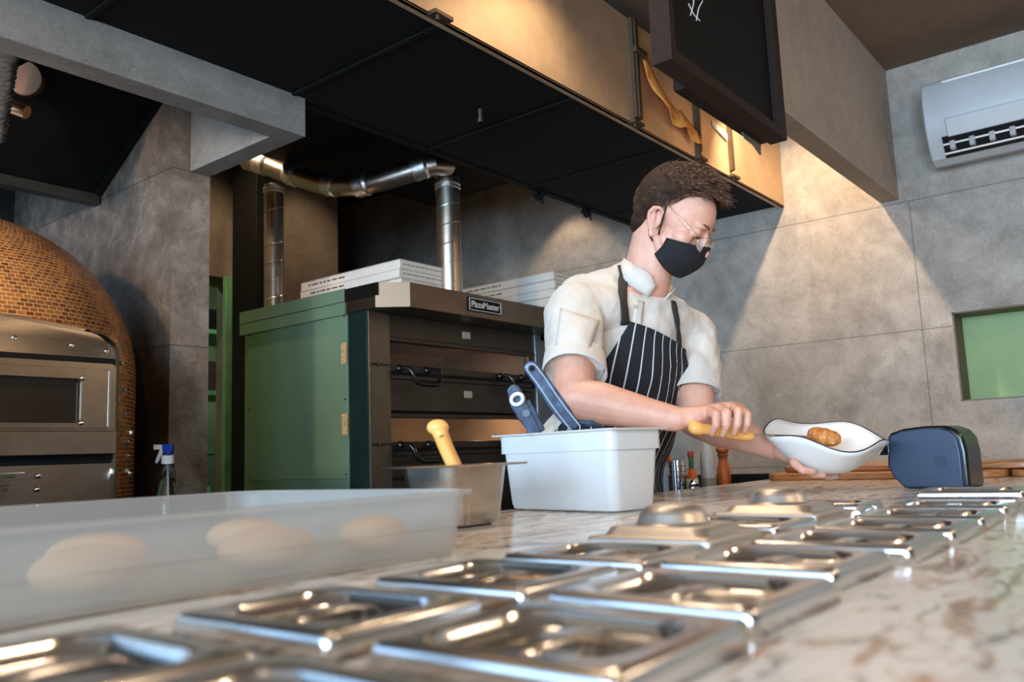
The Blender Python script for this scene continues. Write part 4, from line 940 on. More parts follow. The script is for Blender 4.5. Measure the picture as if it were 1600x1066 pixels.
# scraper in the right hand: orange handle with thin blade
t = thing('palette_knife', 'palette knife with orange handle in the right hand of the worker, blade reaching the bowl', 'knife', P(1128, 672, 1.70))
hA, hB = (1079, 667), (1175, 681)
b = B(); path = [(1078, 666), (1082, 667), (1092, 670), (1098, 670), (1125, 674), (1160, 679), (1172, 681), (1177, 681)]
tube(b, [P(x, y, 1.705+.0005*(x-1080)) for x, y in path], [.009, .0155, .0145, .0125, .0135, .0140, .0125, .006], 20, True, .85); obj('handle', b, M['orange'], t, smooth='all')
b = B(); q0, q1 = P(1174, 680, 1.752), P(1262, 687, 1.775); sd_ = UP*.0028
prism(b, [q0+UP*.002, P(1205, 680, 1.76)+UP*.0016, q1+UP*.008, q1-UP*.006, P(1205, 681, 1.76)-UP*.0016, q0-UP*.002], fw*.0012); obj('blade', b, M['steel'], t, .0004)

# ================================================================== PERSON
def skinmat():
    k = NT('skin'); tc = k.add('ShaderNodeTexCoord').outputs['Object']
    a = k.noise(14, 4, .6, tc); f = k.noise(220, 3, .6, tc)
    c = k.ramp(a, [(.3, srgb(206, 148, 124)), (.5, srgb(216, 162, 138)), (.7, srgb(224, 176, 150))])
    k.link(c, k.b.inputs['Base Color']); k.b.inputs['Roughness'].default_value = .5
    k.b.inputs['Subsurface Weight'].default_value = .15; k.b.inputs['Subsurface Radius'].default_value = (.02, .008, .004); k.b.inputs['Subsurface Scale'].default_value = .5
    k.bump(f, .08, .0006); return k.m
SKIN = skinmat()
PF = Vector((math.cos(math.radians(258.5)), math.sin(math.radians(258.5)), 0)); PL = Vector((-PF.y, PF.x, 0)); Z3 = Vector((0, 0, 1))
# joints
NK = P(1003, 452, 2.06); SR = P(897, 486, 1.965); SL = P(1083, 522, 2.15)
ER = P(896, 622, 1.80); WR = P(1056, 655, 1.735)
EL = P(1087, 656, 2.04); WL = P(1216, 702, 1.875)
CH = P(985, 540, 2.10); BE = P(960, 650, 2.18); HP = BE + Vector((-.01, .06, -.24))
person = None
b = B()
# head frame
psi = math.radians(27); pit = math.radians(37)
rh = RT.copy(); rh.z = 0; rh.normalize(); fh = fw.copy(); fh.z = 0; fh.normalize()
hh = rh*math.cos(psi) - fh*math.sin(psi)
HF = (hh*math.cos(pit) - Z3*math.sin(pit)).normalized(); HU = (Z3*math.cos(pit)+hh*math.sin(pit)).normalized(); HL = HU.cross(HF).normalized()
roll_h = math.radians(-6); HU, HL = (HU*math.cos(roll_h)+HL*math.sin(roll_h)), (HL*math.cos(roll_h)-HU*math.sin(roll_h))
HC = P(1053, 343, 1.99); HS = .955
def H(l, f, u): return HC + (HL*l + HF*f + HU*u)*HS
hax = (HL, HF, HU)
def hell(bm, l, f, u, rl, rf, ru, axes=hax): sphere(bm, H(l, f, u), (rl*HS, rf*HS, ru*HS), axes, 24, 16)
hell(b, 0, -.018, .030, .074, .094, .086)          # cranium
hell(b, 0, .028, .022, .067, .066, .076)           # forehead
hell(b, 0, .030, -.040, .058, .058, .062)          # mid face
for s in (-1, 1):
    hell(b, s*.040, .055, -.026, .024, .026, .024)  # cheekbone
    hell(b, s*.030, .083, .018, .022, .012, .008)   # brow ridge
    hell(b, s*.031, .079, -.002, .017, .012, .010)  # closed lids
    capsule(b, H(s*.060, -.005, -.045), .012*HS, H(s*.042, .040, -.088), .014*HS)   # jaw edge
    capsule(b, H(s*.042, .040, -.088), .014*HS, H(s*.012, .078, -.100), .016*HS)
hell(b, 0, .035, -.075, .042, .045, .032)
hell(b, 0, .076, -.098, .018, .014, .014)          # chin
hell(b, 0, .088, -.066, .022, .010, .010)          # lips
capsule(b, H(0, .090, .004), .009*HS, H(0, .113, -.036), .011*HS)   # nose bridge to tip
for s in (-1, 1): hell(b, s*.010, .100, -.042, .009, .011, .008)
# ears
for s in (-1, 1):
    e0 = lambda f, u, o=0: H(s*(.073+o), f-.002, u-.020)
    tube(b, [e0(-.006, -.030, 0), e0(-.012, -.020, .004), e0(-.024, -.004, .010), e0(-.029, .012, .014), e0(-.024, .026, .014), e0(-.010, .032, .010), e0(.000, .026, .004), e0(.002, .012, 0)], [.0055, .005, .0048, .0048, .0048, .0048, .0045, .004], 10)
    tube(b, [e0(-.006, -.030, .001), e0(-.002, -.036, .001), e0(.002, -.028, -.002)], [.006, .007, .005], 10)
    tube(b, [e0(-.018, .018, .008), e0(-.014, .004, .007), e0(-.010, -.010, .004), e0(-.004, -.018, .002)], [.0035, .004, .004, .004], 8)
    sphere(b, e0(-.012, .0, -.002), (.004, .018, .024), (HL, HF, HU), 14, 10)
# neck
nb = NK + PF*.0
capsule(b, H(0, -.030, -.045), .050, NK + Z3*(.0) , .054, 20); capsule(b, H(0, .0, -.06), .042, NK + PF*.02, .050, 20)
pass        # sternomastoid
# trunk
def tell(bm, c, a, d, h, ax=None): sphere(bm, c, (a, d, h), ax or (PL, PF, Z3), 24, 16)
tell(b, CH, .155, .105, .17); tell(b, (CH+BE)/2, .150, .105, .14); tell(b, BE, .150, .110, .14); tell(b, HP+Z3*.08, .160, .115, .14)
capsule(b, NK-Z3*.03, .055, SR, .050); capsule(b, NK-Z3*.03, .055, SL, .050)
# arms
def arm(S, E, W, s=1.0):
    capsule(b, S, .054*s, S.lerp(E, .5), .050*s, 18); capsule(b, S.lerp(E, .45), .050*s, E, .044*s, 18)
    m_ = E.lerp(W, .28); capsule(b, E, .044*s, m_, .046*s, 18); capsule(b, m_, .046*s, E.lerp(W, .7), .034*s, 18); capsule(b, E.lerp(W, .68), .034*s, W, .0265*s, 18)
arm(SR, ER, WR); arm(SL, EL, WL, .98)
# right hand closed over the handle
def Q(px, py, d): return P(px, py, d)
pal = [Q(1108, 643, 1.725), Q(1124, 639, 1.735), Q(1142, 636, 1.75), Q(1156, 639, 1.765)]
for i, k_ in enumerate(pal): capsule(b, WR, .023, k_, .0125, 12); capsule(b, WR + (k_-WR)*.45 - Z3*.006, .020, k_, .0125, 12)
for a, c in zip(pal, pal[1:]): capsule(b, a, .0125, c, .0125, 10)
fing = [(Q(1119, 648, 1.676), Q(1119, 664, 1.672), Q(1113, 677, 1.690)), (Q(1136, 645, 1.682), Q(1135, 664, 1.679), Q(1129, 679, 1.697)), (Q(1154, 643, 1.692), Q(1152, 663, 1.690), Q(1147, 677, 1.706)), (Q(1167, 648, 1.712), Q(1167, 662, 1.708), Q(1163, 674, 1.722))]
for kn, (pi_, di, ti) in zip(pal, fing):
    capsule(b, kn, .0118, pi_, .0098, 12); capsule(b, pi_, .0098, di, .0086, 12); capsule(b, di, .0086, ti, .0076, 12)
# thumb along the rear side of the handle
th = [WR+(pal[0]-WR)*.25+fw*.014-Z3*.01, Q(1092, 664, 1.770), Q(1116, 671, 1.782), Q(1136, 677, 1.778)]
for a, c, r0, r1 in zip(th, th[1:], (.018, .014, .0105), (.014, .0105, .0088)): capsule(b, a, r0, c, r1, 12)
# left hand, palm up under the bowl
pl_ = [Q(1238, 716, 1.80), Q(1246, 712, 1.825), Q(1250, 709, 1.85), Q(1250, 704, 1.875)]
for k_ in pl_: capsule(b, WL, .024, k_, .0125, 12)
for a, c in zip(pl_, pl_[1:]): capsule(b, a, .0125, c, .0125, 10)
lf = [(Q(1241, 724, 1.760), Q(1254, 735, 1.742), Q(1271, 737, 1.745)), (Q(1256, 730, 1.780), Q(1271, 741, 1.765), Q(1286, 742, 1.768)), (Q(1274, 735, 1.83), Q(1292, 745, 1.83), Q(1306, 744, 1.83)), (Q(1276, 732, 1.87), Q(1294, 743, 1.87), Q(1308, 742, 1.87))]
for kn, (pi_, di, ti) in zip(pl_, lf):
    capsule(b, kn, .0118, pi_, .0100, 12); capsule(b, pi_, .0100, di, .0088, 12); capsule(b, di, .0088, ti, .0080, 12)
tl = [WL+(pl_[3]-WL)*.2+UP*.008, Q(1240, 688, 1.93), Q(1272, 672, 1.965), Q(1298, 669, 1.968), Q(1324, 667, 1.965)]
for a, c, r0, r1 in zip(tl, tl[1:], (.020, .015, .012, .0112), (.015, .012, .0112, .0088)): capsule(b, a, r0, c, r1, 12)
# legs and feet
for s in (-1, 1):
    hj = HP + PL*(.085*s) - Z3*.02; kj = Vector((hj.x, hj.y+.005, .47)); aj = Vector((hj.x, hj.y+.04, .09))
    capsule(b, hj, .082, kj, .056, 18); capsule(b, kj, .056, kj.lerp(aj, .3), .056, 18); capsule(b, kj.lerp(aj, .3), .056, aj, .038, 18)
    capsule(b, aj-Z3*.04, .036, aj-Z3*.045+PF*.13, .030)
person = obj('person', b, SKIN, None); remesh(person, .0032, 5, .5)
tag(person, 'worker in a cream short-sleeved shirt, black mask and striped apron leaning over the worktop', 'person')

# ---- eyes, brows
lash = mat('dark_lash', srgb(52, 34, 26), .6, 0, .1)
for s in (-1, 1):
    b = B(); tube(b, [H(s*.017, .087, -.006), H(s*.025, .0915, -.009), H(s*.034, .090, -.009), H(s*.043, .082, -.005)], [.0008, .0016, .0016, .0008], 6); obj('eyelash', b, lash, person)
    b = B()
    for i in range(5):
        f_ = i/4
    tube(b, [H(s*.014, .097, .019), H(s*.024, .0965, .024), H(s*.036, .090, .025), H(s*.047, .078, .020)], [.0018, .0030, .0028, .0012], 8, True, .6); obj('eyebrow', b, mat('brow_hair', srgb(96, 64, 46), .8), person, smooth='all')

# ---- hair: cap plus locks
hairm = NT('dark_brown_hair'); tc = hairm.add('ShaderNodeTexCoord').outputs['Object']
hairm.link(hairm.ramp(hairm.noise(60, 5, .7, tc), [(.3, srgb(30, 20, 14)), (.55, srgb(54, 36, 25)), (.75, srgb(84, 56, 38))]), hairm.b.inputs['Base Color']); hairm.b.inputs['Roughness'].default_value = .62; hairm.b.inputs['Specular IOR Level'].default_value = .25
def dirv(az, el): return (HF*math.cos(el)*math.cos(az) + HL*math.cos(el)*math.sin(az) + HU*math.sin(el))
def skull(az, el, off=0):
    d = dirv(az, el); dl, df, du = d.dot(HL), d.dot(HF), d.dot(HU)
    r = 1/math.sqrt((dl/.079)**2 + (df/(.106))**2 + (du/.091)**2)
    return HC + (HU*.030 - HF*.011 + d*(r+off))*HS
def hair_low(az):
    a = abs(az)   # lowest hair elevation as a function of azimuth from the face
    if a < .55: return .60
    if a < 1.0: return .60-(a-.55)*.25
    if a < 1.35: return .49-(a-1.0)*1.3
    if a < 1.62: return .03-(a-1.35)*.9
    if a < 2.0: return -.21-(a-1.62)*1.1
    return max(-1.2, -.63-(a-2.0)*.95)
def thick(az, el):
    top = max(0, math.sin(el)); front = max(0, math.cos(az))*math.cos(el)
    return .003 + .016*top**1.3 + .016*max(0, front)*max(0, math.sin(el*1.2)) 
b = B(); rows = []
AZ, ELN = 72, 26
for i in range(AZ):
    az = -PI+2*PI*i/AZ; lo_ = hair_low(az); rows.append([])
    for j in range(ELN):
        el = lo_ + (PI/2-.02-lo_)*j/(ELN-1)
        ed = min(1, j/3)
        p_ = skull(az, el, (thick(az, el))*ed - (1-ed)*.003)
        n_ = noise.noise(p_*55)*.004+noise.noise(p_*130)*.002; p_ += dirv(az, el)*n_*ed*(1 if el > .5 else .4)
        rows[-1].append(b.verts.new(p_))
for i in range(AZ):
    r0, r1 = rows[i], rows[(i+1) % AZ]
    for j in range(ELN-1): b.faces.new((r0[j], r1[j], r1[j+1], r0[j+1]))
b.faces.new([r[-1] for r in rows])
sphere(b, H(0, -.062, -.032), (.054*HS, .036*HS, .050*HS), hax, 24, 16)
hairm.bump(hairm.noise(170, 4, .7, tc, 1.5), 1.0, .004)
hair = obj('hair', b, hairm.m, person, smooth='all')
k = NT('lighter_hair_locks'); tcl = k.add('ShaderNodeTexCoord').outputs['Object']; k.link(k.ramp(k.noise(90, 4, .7, tcl), [(.3, srgb(44, 28, 18)), (.52, srgb(92, 60, 38)), (.72, srgb(158, 106, 66))]), k.b.inputs['Base Color']); k.b.inputs['Roughness'].default_value = .5; lockm = k.m
rr_ = random.Random(3); b = B()
for i in range(6000):
    az = rr_.uniform(-PI, PI); lo_ = hair_low(az); el = lo_ + (PI/2-lo_)*rr_.random()**.8
    tk = thick(az, el); p0 = skull(az, el, tk*.5)
    d = dirv(az, el)
    top = el > .55
    g = (HF*.55 + HL*rr_.uniform(-.6, .6) + HU*.25 + d*.35) if top else (-HU*.75 - HF*.45 + d*.30 + HL*rr_.uniform(-.25, .25))
    g = (g - d*g.dot(d)*(.45 if top else .80)).normalized()
    Ln = rr_.uniform(.018, .040) if top else rr_.uniform(.010, .020)
    cur = Vector((rr_.uniform(-1, 1), rr_.uniform(-1, 1), rr_.uniform(-1, 1)))*.35
    if top and abs(az) < .9 and el < .95: g = (g + HF*.3 - HU*.25).normalized()
    pts = [p0]
    for q in range(4):
        g = (g + cur*.35 - d*(.10 if top else .10)).normalized(); pts.append(pts[-1]+g*Ln/4)
    w0 = rr_.uniform(.0006, .0013) if top else .0006
    tube(b, pts, [w0, w0*1.1, w0, w0*.7, w0*.2], 4, False)
obj('hair_lock', b, lockm, person, smooth='all')

# ---- face mask
BV = None
dg = bpy.context.evaluated_depsgraph_get(); ev = person.evaluated_get(dg); me_ = ev.to_mesh()
BVP = BVHTree.FromPolygons([v.co.copy() for v in me_.vertices], [tuple(p_.vertices) for p_ in me_.polygons]); ev.to_mesh_clear()
def face_hit(l, u, off):
    o_ = H(l, .30, u); r_ = BVP.ray_cast(o_, -HF)
    return (r_[0] if r_[0] is not None else None)
b = B(); rows = []
NU_, NV_ = 28, 20
for j in range(NV_+1):
    v = j/NV_; row = []
    for i in range(NU_+1):
        s = -1+2*i/NU_; a = abs(s)
        top = -.018*(1-a)**1.2*1.0 - .034*a - .004 if a > .3 else -.017-.016*a
        top = -.016 - .026*a**1.3; bot = -.116 + .026*a**3
        u = top + (bot-top)*v
        ang = s*1.36
        rl = .071; l = rl*math.sin(ang)
        bulge = .024*math.sin(PI*min(1, .15+v*.85))**.8*(1-a**2)
        prof_f = (.112 - .004*(v-.25)**2*0) - .055*max(0, v-.45)**1.3
        f = (prof_f-.002)*math.cos(ang)**.75 + bulge*.35*math.cos(ang) if abs(ang) < 1.5 else 0
        f = max(f, .006)
        row.append(b.verts.new(H(l, f, u)))
    rows.append(row)
for r0, r1 in zip(rows, rows[1:]):
    for i in range(NU_): b.faces.new((r0[i], r0[i+1], r1[i+1], r1[i]))
MASK = mat('black_mask_cloth', srgb(14, 14, 15), .85, 0, .15, 60)
mk = obj('face_mask', b, MASK, person, smooth='all'); s_m = mk.modifiers.new('t', 'SOLIDIFY'); s_m.thickness = .0022; s_m.offset = 1
for s in (-1, 1):
    b = B(); tube(b, [H(s*.071, .012, -.046), H(s*.074, .008, -.025), H(s*.077, .002, 0), H(s*.078, -.004, .022), H(s*.080, -.012, .032)], .0022, 8); tube(b, [H(s*.069, .006, -.066), H(s*.073, -.006, -.058), H(s*.076, -.014, -.046), H(s*.079, -.02, -.030)], .0022, 8)
    obj('ear_loop', b, MASK, mk)

# ---- glasses
GW = mat('gold_wire', (.85, .62, .32, 1), .2, 1, 0)
k = NT('spectacle_lens'); k.b.inputs['Base Color'].default_value = (1, .92, .88, 1); k.b.inputs['Roughness'].default_value = .03; k.b.inputs['Alpha'].default_value = .22; LENS = k.m
gl = thing('glasses', 'thin gold wire-framed glasses worn low on the nose above the mask', 'glasses', H(0, .11, -.01))
for s in (-1, 1):
    c_ = lambda a, r=1: H(s*(.033)+.0235*r*math.cos(a), .1125-.006*abs(math.cos(a)) - (.006 if s*math.cos(a) > 0 else 0)*abs(math.cos(a)), -.015+.0195*r*math.sin(a)*(1 if math.sin(a) < 0 else .82))
    ring = [c_(2*PI*i/28) for i in range(29)]
    lr = obj('lens_frame', tube(B(), ring, .0009, 6, False), GW, gl, smooth='all')
    bq = B(); loft(bq, [[c_(2*PI*i/28, .98) for i in range(28)], [c_(2*PI*i/28, .98)-HF*.0015 for i in range(28)]]); obj('lens', bq, LENS, gl)
    bq = B(); tube(bq, [H(s*.056, .104, -.004), H(s*.066, .094, -.001), H(s*.073, .07, .004), H(s*.0765, .03, .016), H(s*.078, -.006, .028), H(s*.079, -.022, .022)], .0011, 6); obj('temple', bq, GW, gl, smooth='all')
obj('bridge', tube(B(), [H(-.011, .112, -.009), H(0, .116, -.004), H(.011, .112, -.009)], .0010, 6), GW, gl)
obj('top_bar', tube(B(), [H(-.016, .113, .001), H(0, .117, .004), H(.016, .113, .001)], .0008, 6), GW, gl)

# ---- shirt
def clothmat(name, base, vr=.06):
    k = NT(name); tc = k.add('ShaderNodeTexCoord').outputs['Object']
    a = k.noise(9, 4, .6, tc); wv = k.noise(600, 2, .5, tc)
    lo_ = tuple(c*(1-vr) for c in base[:3])+(1,)
    k.link(k.ramp(a, [(.3, lo_), (.7, base)]), k.b.inputs['Base Color']); k.b.inputs['Roughness'].default_value = .85; k.b.inputs['Sheen Weight'].default_value = .15
    wr = k.noise(7, 4, .5, tc, .7); k.bump(k.math('ADD', k.math('MULTIPLY', wr, 1), k.math('MULTIPLY', wv, .05)), .6, .014); return k.m
SHIRT = clothmat('cream_cotton', srgb(208, 198, 184))
b = B()
tell(b, CH+Z3*.005-PF*.005, .178, .128, .19); tell(b, (CH+BE)/2, .176, .130, .17); tell(b, BE, .178, .138, .16); tell(b, HP+Z3*.12, .185, .142, .17); tell(b, HP+Z3*.02, .19, .145, .12)
capsule(b, NK-Z3*.042, .062, SR-Z3*.004, .063, 20); capsule(b, NK-Z3*.042, .062, SL-Z3*.004, .063, 20)
capsule(b, NK-Z3*.05-PF*.01, .07, CH+Z3*.02-PF*.02, .11, 20); capsule(b, P(985, 440, 2.09), .052, P(905, 466, 2.01), .052, 20)
def sleeve(S, E, f, r0, r1, flare):
    d = (E-S).normalized(); end = S.lerp(E, f); capsule(b, S, r0, S.lerp(E, f*.5), r1, 22)
    # open cone with a flat end
    pts = [S.lerp(E, f*x) for x in (.15, .5, .8, 1.0)]; tube(b, pts, [r0*.98, r1, (r1+flare)/2, flare], 26)
    return end, d
eR, dR = sleeve(SR, ER, .70, .064, .066, .071)
hemL_c = P(1091, 606, 2.075)
eL, dL = sleeve(SL, SL.lerp(EL, 1.0), .66, .062, .062, .064)
shirt = obj('shirt', b, SHIRT, person); remesh(shirt, .005, 7, .55)
tx = bpy.data.textures.new('folds', 'CLOUDS'); tx.noise_scale = .09; tx.noise_depth = 3
dm = shirt.modifiers.new('folds', 'DISPLACE'); dm.texture = tx; dm.strength = .024; dm.mid_level = .5; dm.texture_coords = 'LOCAL'
# cuffs (open hem rings)
def cuff(e, d, r, name='cuff'):
    q = B(); n1 = d.orthogonal().normalized(); n2 = d.cross(n1); rs = []
    for z_, rr2 in ((-.040, r-.003), (-.02, r-.0005), (.0, r+.0008), (.012, r+.0012), (.012, r-.0008), (-.004, r-.004)):
        rs.append([e+d*z_+(n1*math.cos(2*PI*i/32)+n2*math.sin(2*PI*i/32))*rr2*(1+.03*math.sin(3*2*PI*i/32)) for i in range(32)])
    loft(q, rs, False, False); return obj(name, q, SHIRT, shirt, smooth='all')
cuff(eR, dR, .0705); cuff(eL, dL, .0635)
dg = bpy.context.evaluated_depsgraph_get(); ev = shirt.evaluated_get(dg); me_ = ev.to_mesh()
BVS = BVHTree.FromPolygons([v.co.copy() for v in me_.vertices], [tuple(p_.vertices) for p_ in me_.polygons]); ev.to_mesh_clear()
# collar: standing band, open in front
def neckring(a, r, z, lean=0.0): 
    tl_ = (Z3*.80 + hh*.60).normalized()
    d = PF*math.cos(a)+PL*math.sin(a); d = (d - tl_*d.dot(tl_)).normalized()
    return P(1006, 438, 2.055) + d*r*.94 + tl_*z
b = B(); rows = []
for i in range(41):
    a = math.radians(16) + (2*PI-math.radians(32))*i/40
    fr_ = min(i, 40-i)/40; hgt = .042 if fr_ > .06 else .042-(.06-fr_)*.3
    rows.append([b.verts.new(neckring(a, .074+.010*math.cos(a)**2*(math.cos(a) > 0), -.026)), b.verts.new(neckring(a, .0735+.010*(math.cos(a) > 0)*math.cos(a)**2, -.005)), b.verts.new(neckring(a, .0745+.010*(math.cos(a) > 0)*math.cos(a)**2, -.026+hgt+.006))])
for r0, r1 in zip(rows, rows[1:]):
    for j in range(2): b.faces.new((r0[j], r1[j], r1[j+1], r0[j+1]))
cl = obj('collar', b, SHIRT, shirt, smooth='all'); cl.modifiers.new('t', 'SOLIDIFY').thickness = .0025
# hits of camera rays on the shirt, used to lay straps, placket and pocket on the cloth
def onshirt(px, py, off=.003):
    d = ray(px, py).normalized(); r_ = BVS.ray_cast(CAM, d)
    if r_[0] is None: r2 = BVS.find_nearest(P(px, py, 2.02)); return r2[0]+r2[1]*off
    return r_[0]+r_[1]*off
def ribbon(name, pts, w, m, parent, off=.003, wide=None, th=.002):
    P3 = [onshirt(x, y, off) for x, y in pts]; P3 = [P3[0]] + [(P3[i-1]+P3[i]*2+P3[i+1])/4 for i in range(1, len(P3)-1)] + [P3[-1]]
    q = B(); rows = []
    for i, p_ in enumerate(P3):
        t_ = (P3[min(i+1, len(P3)-1)]-P3[max(i-1, 0)]).normalized(); nn = BVS.find_nearest(p_)[1]
        s_ = t_.cross(nn).normalized(); rows.append([q.verts.new(p_+s_*(w*k_)) for k_ in (-1, -.33, .33, 1)])
    for a, c in zip(rows, rows[1:]):
        for j in range(3): q.faces.new((a[j], a[j+1], c[j+1], c[j]))
    o = obj(name, q, m, parent, smooth='all'); z_ = o.modifiers.new('t', 'SOLIDIFY'); z_.thickness = th; z_.offset = 0; return o
lerp2 = lambda a, c, n: [(a[0]+(c[0]-a[0])*i/n, a[1]+(c[1]-a[1])*i/n) for i in range(n+1)]
ribbon('placket', lerp2((1000, 470), (990, 545), 8), .012, SHIRT, shirt, .0008)
pk = [(876, 482), (936, 502), (918, 556), (868, 540)]
b = B(); rows = []
for j in range(9):
    r_ = []
    for i in range(9):
        u_, v_ = i/8, j/8; x = (pk[0][0]*(1-u_)+pk[1][0]*u_)*(1-v_)+(pk[3][0]*(1-u_)+pk[2][0]*u_)*v_; y = (pk[0][1]*(1-u_)+pk[1][1]*u_)*(1-v_)+(pk[3][1]*(1-u_)+pk[2][1]*u_)*v_
        r_.append(b.verts.new(onshirt(x, y, .0008)))
    rows.append(r_)
for r0, r1 in zip(rows, rows[1:]):
    for i in range(8): b.faces.new((r0[i], r0[i+1], r1[i+1], r1[i]))
o = obj('sleeve_pocket', b, SHIRT, shirt, smooth='all'); o.modifiers.new('t', 'SOLIDIFY').thickness = .002
for px, py in ((991, 479),):
    c_ = onshirt(px, py, .003); q_ = B(); tube(q_, [c_, c_+(CAM-c_).normalized()*.002], .005, 14); obj('button', q_, M['label'], shirt)

# ---- apron
k = NT('striped_apron'); uv = k.add('ShaderNodeUVMap').outputs[0]; sp_ = k.add('ShaderNodeSeparateXYZ'); k.link(uv, sp_.inputs[0])
nzz = k.noise(8, 2, .5, uv)
fx = k.math('ABSOLUTE', k.math('SUBTRACT', k.math('FRACT', k.math('DIVIDE', sp_.outputs[0], .0255)), .5))
c = k.mix(k.math('LESS_THAN', fx, .055), srgb(22, 24, 30), srgb(205, 205, 205)); k.link(c, k.b.inputs['Base Color']); k.b.inputs['Roughness'].default_value = .85
k.bump(k.noise(20, 4, .6, uv, 1.0), .4, .006); APR = k.m
def spine(z):
    pts = [(NK.z-.05, NK-PF*.01), (CH.z, CH), (BE.z, BE), (HP.z, HP), (.3, HP-Z3*(HP.z-.3))]
    for (z0, p0), (z1, p1) in zip(pts, pts[1:]):
        if z1 <= z <= z0: return p0.lerp(p1, (z0-z)/(z0-z1))
    return pts[0][1].copy() if z > pts[0][0] else pts[-1][1].copy()
b = B(); ul = b.loops.layers.uv.verify(); rows = []
zt_ = onshirt(1018, 524).z; zb_ = .50; NR, NC = 70, 48
for j in range(NR+1):
    z = zt_ + (zb_-zt_)*j/NR; dz = zt_-z
    hw = .092 + min(dz, .16)*.35 + (max(0, min(dz-.14, .16))*.75); hw = min(hw, .27)
    r_ = []; c0_ = spine(z); c0_.z = z
    for i in range(NC+1):
        w_ = -hw+2*hw*i/NC; zz = z; z_t = z - .030*(w_/hw)*max(0, 1-dz/.5)
        a = w_/.155 - .24; d = (PF*math.cos(a)+PL*math.sin(a))
        hit = BVS.ray_cast(c0_+Z3*(z_t-z)+d*.215, -d)
        rad = .145
        if hit[0] is not None: rad = (hit[0]-c0_).dot(d); rad = .215 if rad < .10 else min(rad, .215)
        if a > .10: rad = min(rad, .152)
        if z < HP.z: rad = .15
        r_.append((c0_+Z3*(z_t-z), d, rad, w_, z))
    rows.append(r_)
# smooth the radii so the cloth hangs evenly and does not follow the sleeves
R_ = [[c_[2] for c_ in r_] for r_ in rows]; RAW = [[c_[2] if c_[3] < .05 else 0 for c_ in r_] for r_ in rows]
for _ in range(14):
    R2 = [row[:] for row in R_]
    for j in range(NR+1):
        for i in range(NC+1):
            nb_ = [R_[min(NR, max(0, j+a))][min(NC, max(0, i+c_))] for a, c_ in ((0, 1), (0, -1), (1, 0), (-1, 0))]
            R2[j][i] = (R_[j][i]+sum(nb_)/4)/2
    R_ = R2
V_ = []
for j, r_ in enumerate(rows):
    V_.append([b.verts.new(c_[0]+c_[1]*(max(R_[j][i], RAW[j][i])+.009+(.006 if c_[3] >= .05 else .006*max(0, c_[3]/.05))+.003*math.sin(c_[3]*60+j*.08)*min(1, j/20))) for i, c_ in enumerate(r_)])
for j in range(NR):
    for i in range(NC):
        f = b.faces.new((V_[j][i], V_[j][i+1], V_[j+1][i+1], V_[j+1][i]))
        for lp, (jj, ii) in zip(f.loops, ((j, i), (j, i+1), (j+1, i+1), (j+1, i))): lp[ul].uv = (rows[jj][ii][3]+.5, rows[jj][ii][4])
apron = obj('apron', b, APR, person, smooth='all'); apron.modifiers.new('t', 'SOLIDIFY').thickness = .002
STRAP = mat('apron_strap', srgb(44, 38, 32), .8, 0, .1, 30)
ribbon('neck_strap', lerp2((976, 508), (972, 470), 4)+lerp2((971, 460), (974, 398), 7)[0:], .0115, STRAP, apron, .005)
ribbon('neck_strap', lerp2((1060, 548), (1056, 505), 5)+lerp2((1055, 497), (1050, 472), 3), .0080, STRAP, apron, .005)
# trousers and shoes
b = B()
for s in (-1, 1):
    hj = HP + PL*(.085*s) - Z3*.02; kj = Vector((hj.x, hj.y+.005, .47)); aj = Vector((hj.x, hj.y+.04, .09))
    capsule(b, hj, .095, kj, .075, 18); capsule(b, kj, .075, aj, .060, 18)
tell(b, HP+Z3*.0, .172, .128, .12)
o = obj('trousers', b, mat('dark_trousers', srgb(36, 38, 44), .8), person); remesh(o, .008, 4)
for s in (-1, 1):
    hj = HP + PL*(.085*s); b = B(); capsule(b, Vector((hj.x, hj.y+.045, .045)), .045, Vector((hj.x, hj.y+.045, .04))+PF*.16, .038); obj('shoe', b, M['black'], person, smooth='all')

# ================================================================== LIGHT
w = bpy.data.worlds.new('world'); SC.world = w; w.use_nodes = True
w.node_tree.nodes['Background'].inputs[0].default_value = (.55, .75, 1, 1); w.node_tree.nodes['Background'].inputs[1].default_value = .5
def area(name, loc, target, sx, sy, e, col, spread=None):
    l = bpy.data.lights.new(name, 'AREA'); l.shape = 'RECTANGLE'; l.size = sx; l.size_y = sy; l.energy = e; l.color = col
    if spread: l.spread = math.radians(spread)
    o = bpy.data.objects.new(name, l); COL.objects.link(o)
    d = (Vector(target)-Vector(loc)); o.matrix_basis = Matrix.Translation(loc) @ d.to_track_quat('-Z', 'Y').to_matrix().to_4x4(); return o
# daylight through the two windows of the dining side
area('daylight', (-3.4, -1.78, 1.4), (0, -1.78, 1.3), 1.65, 1.6, 260, (.54, .75, 1))
area('daylight', (-3.4, .2, 1.4), (0, .2, 1.3), 1.8, 1.6, 300, (.52, .74, 1))
area('daylight', (-3.4, 2.34, 1.55), (0, 2.34, 1.5), 2.0, 2.0, 70, (.42, .68, 1))
area('daylight', (-1.2, 3.62, 1.6), (-1.2, 0, 1.3), 3.6, 1.7, 55, (.40, .66, 1))  # added panel, unseen, giving the lid edges their blue reflections
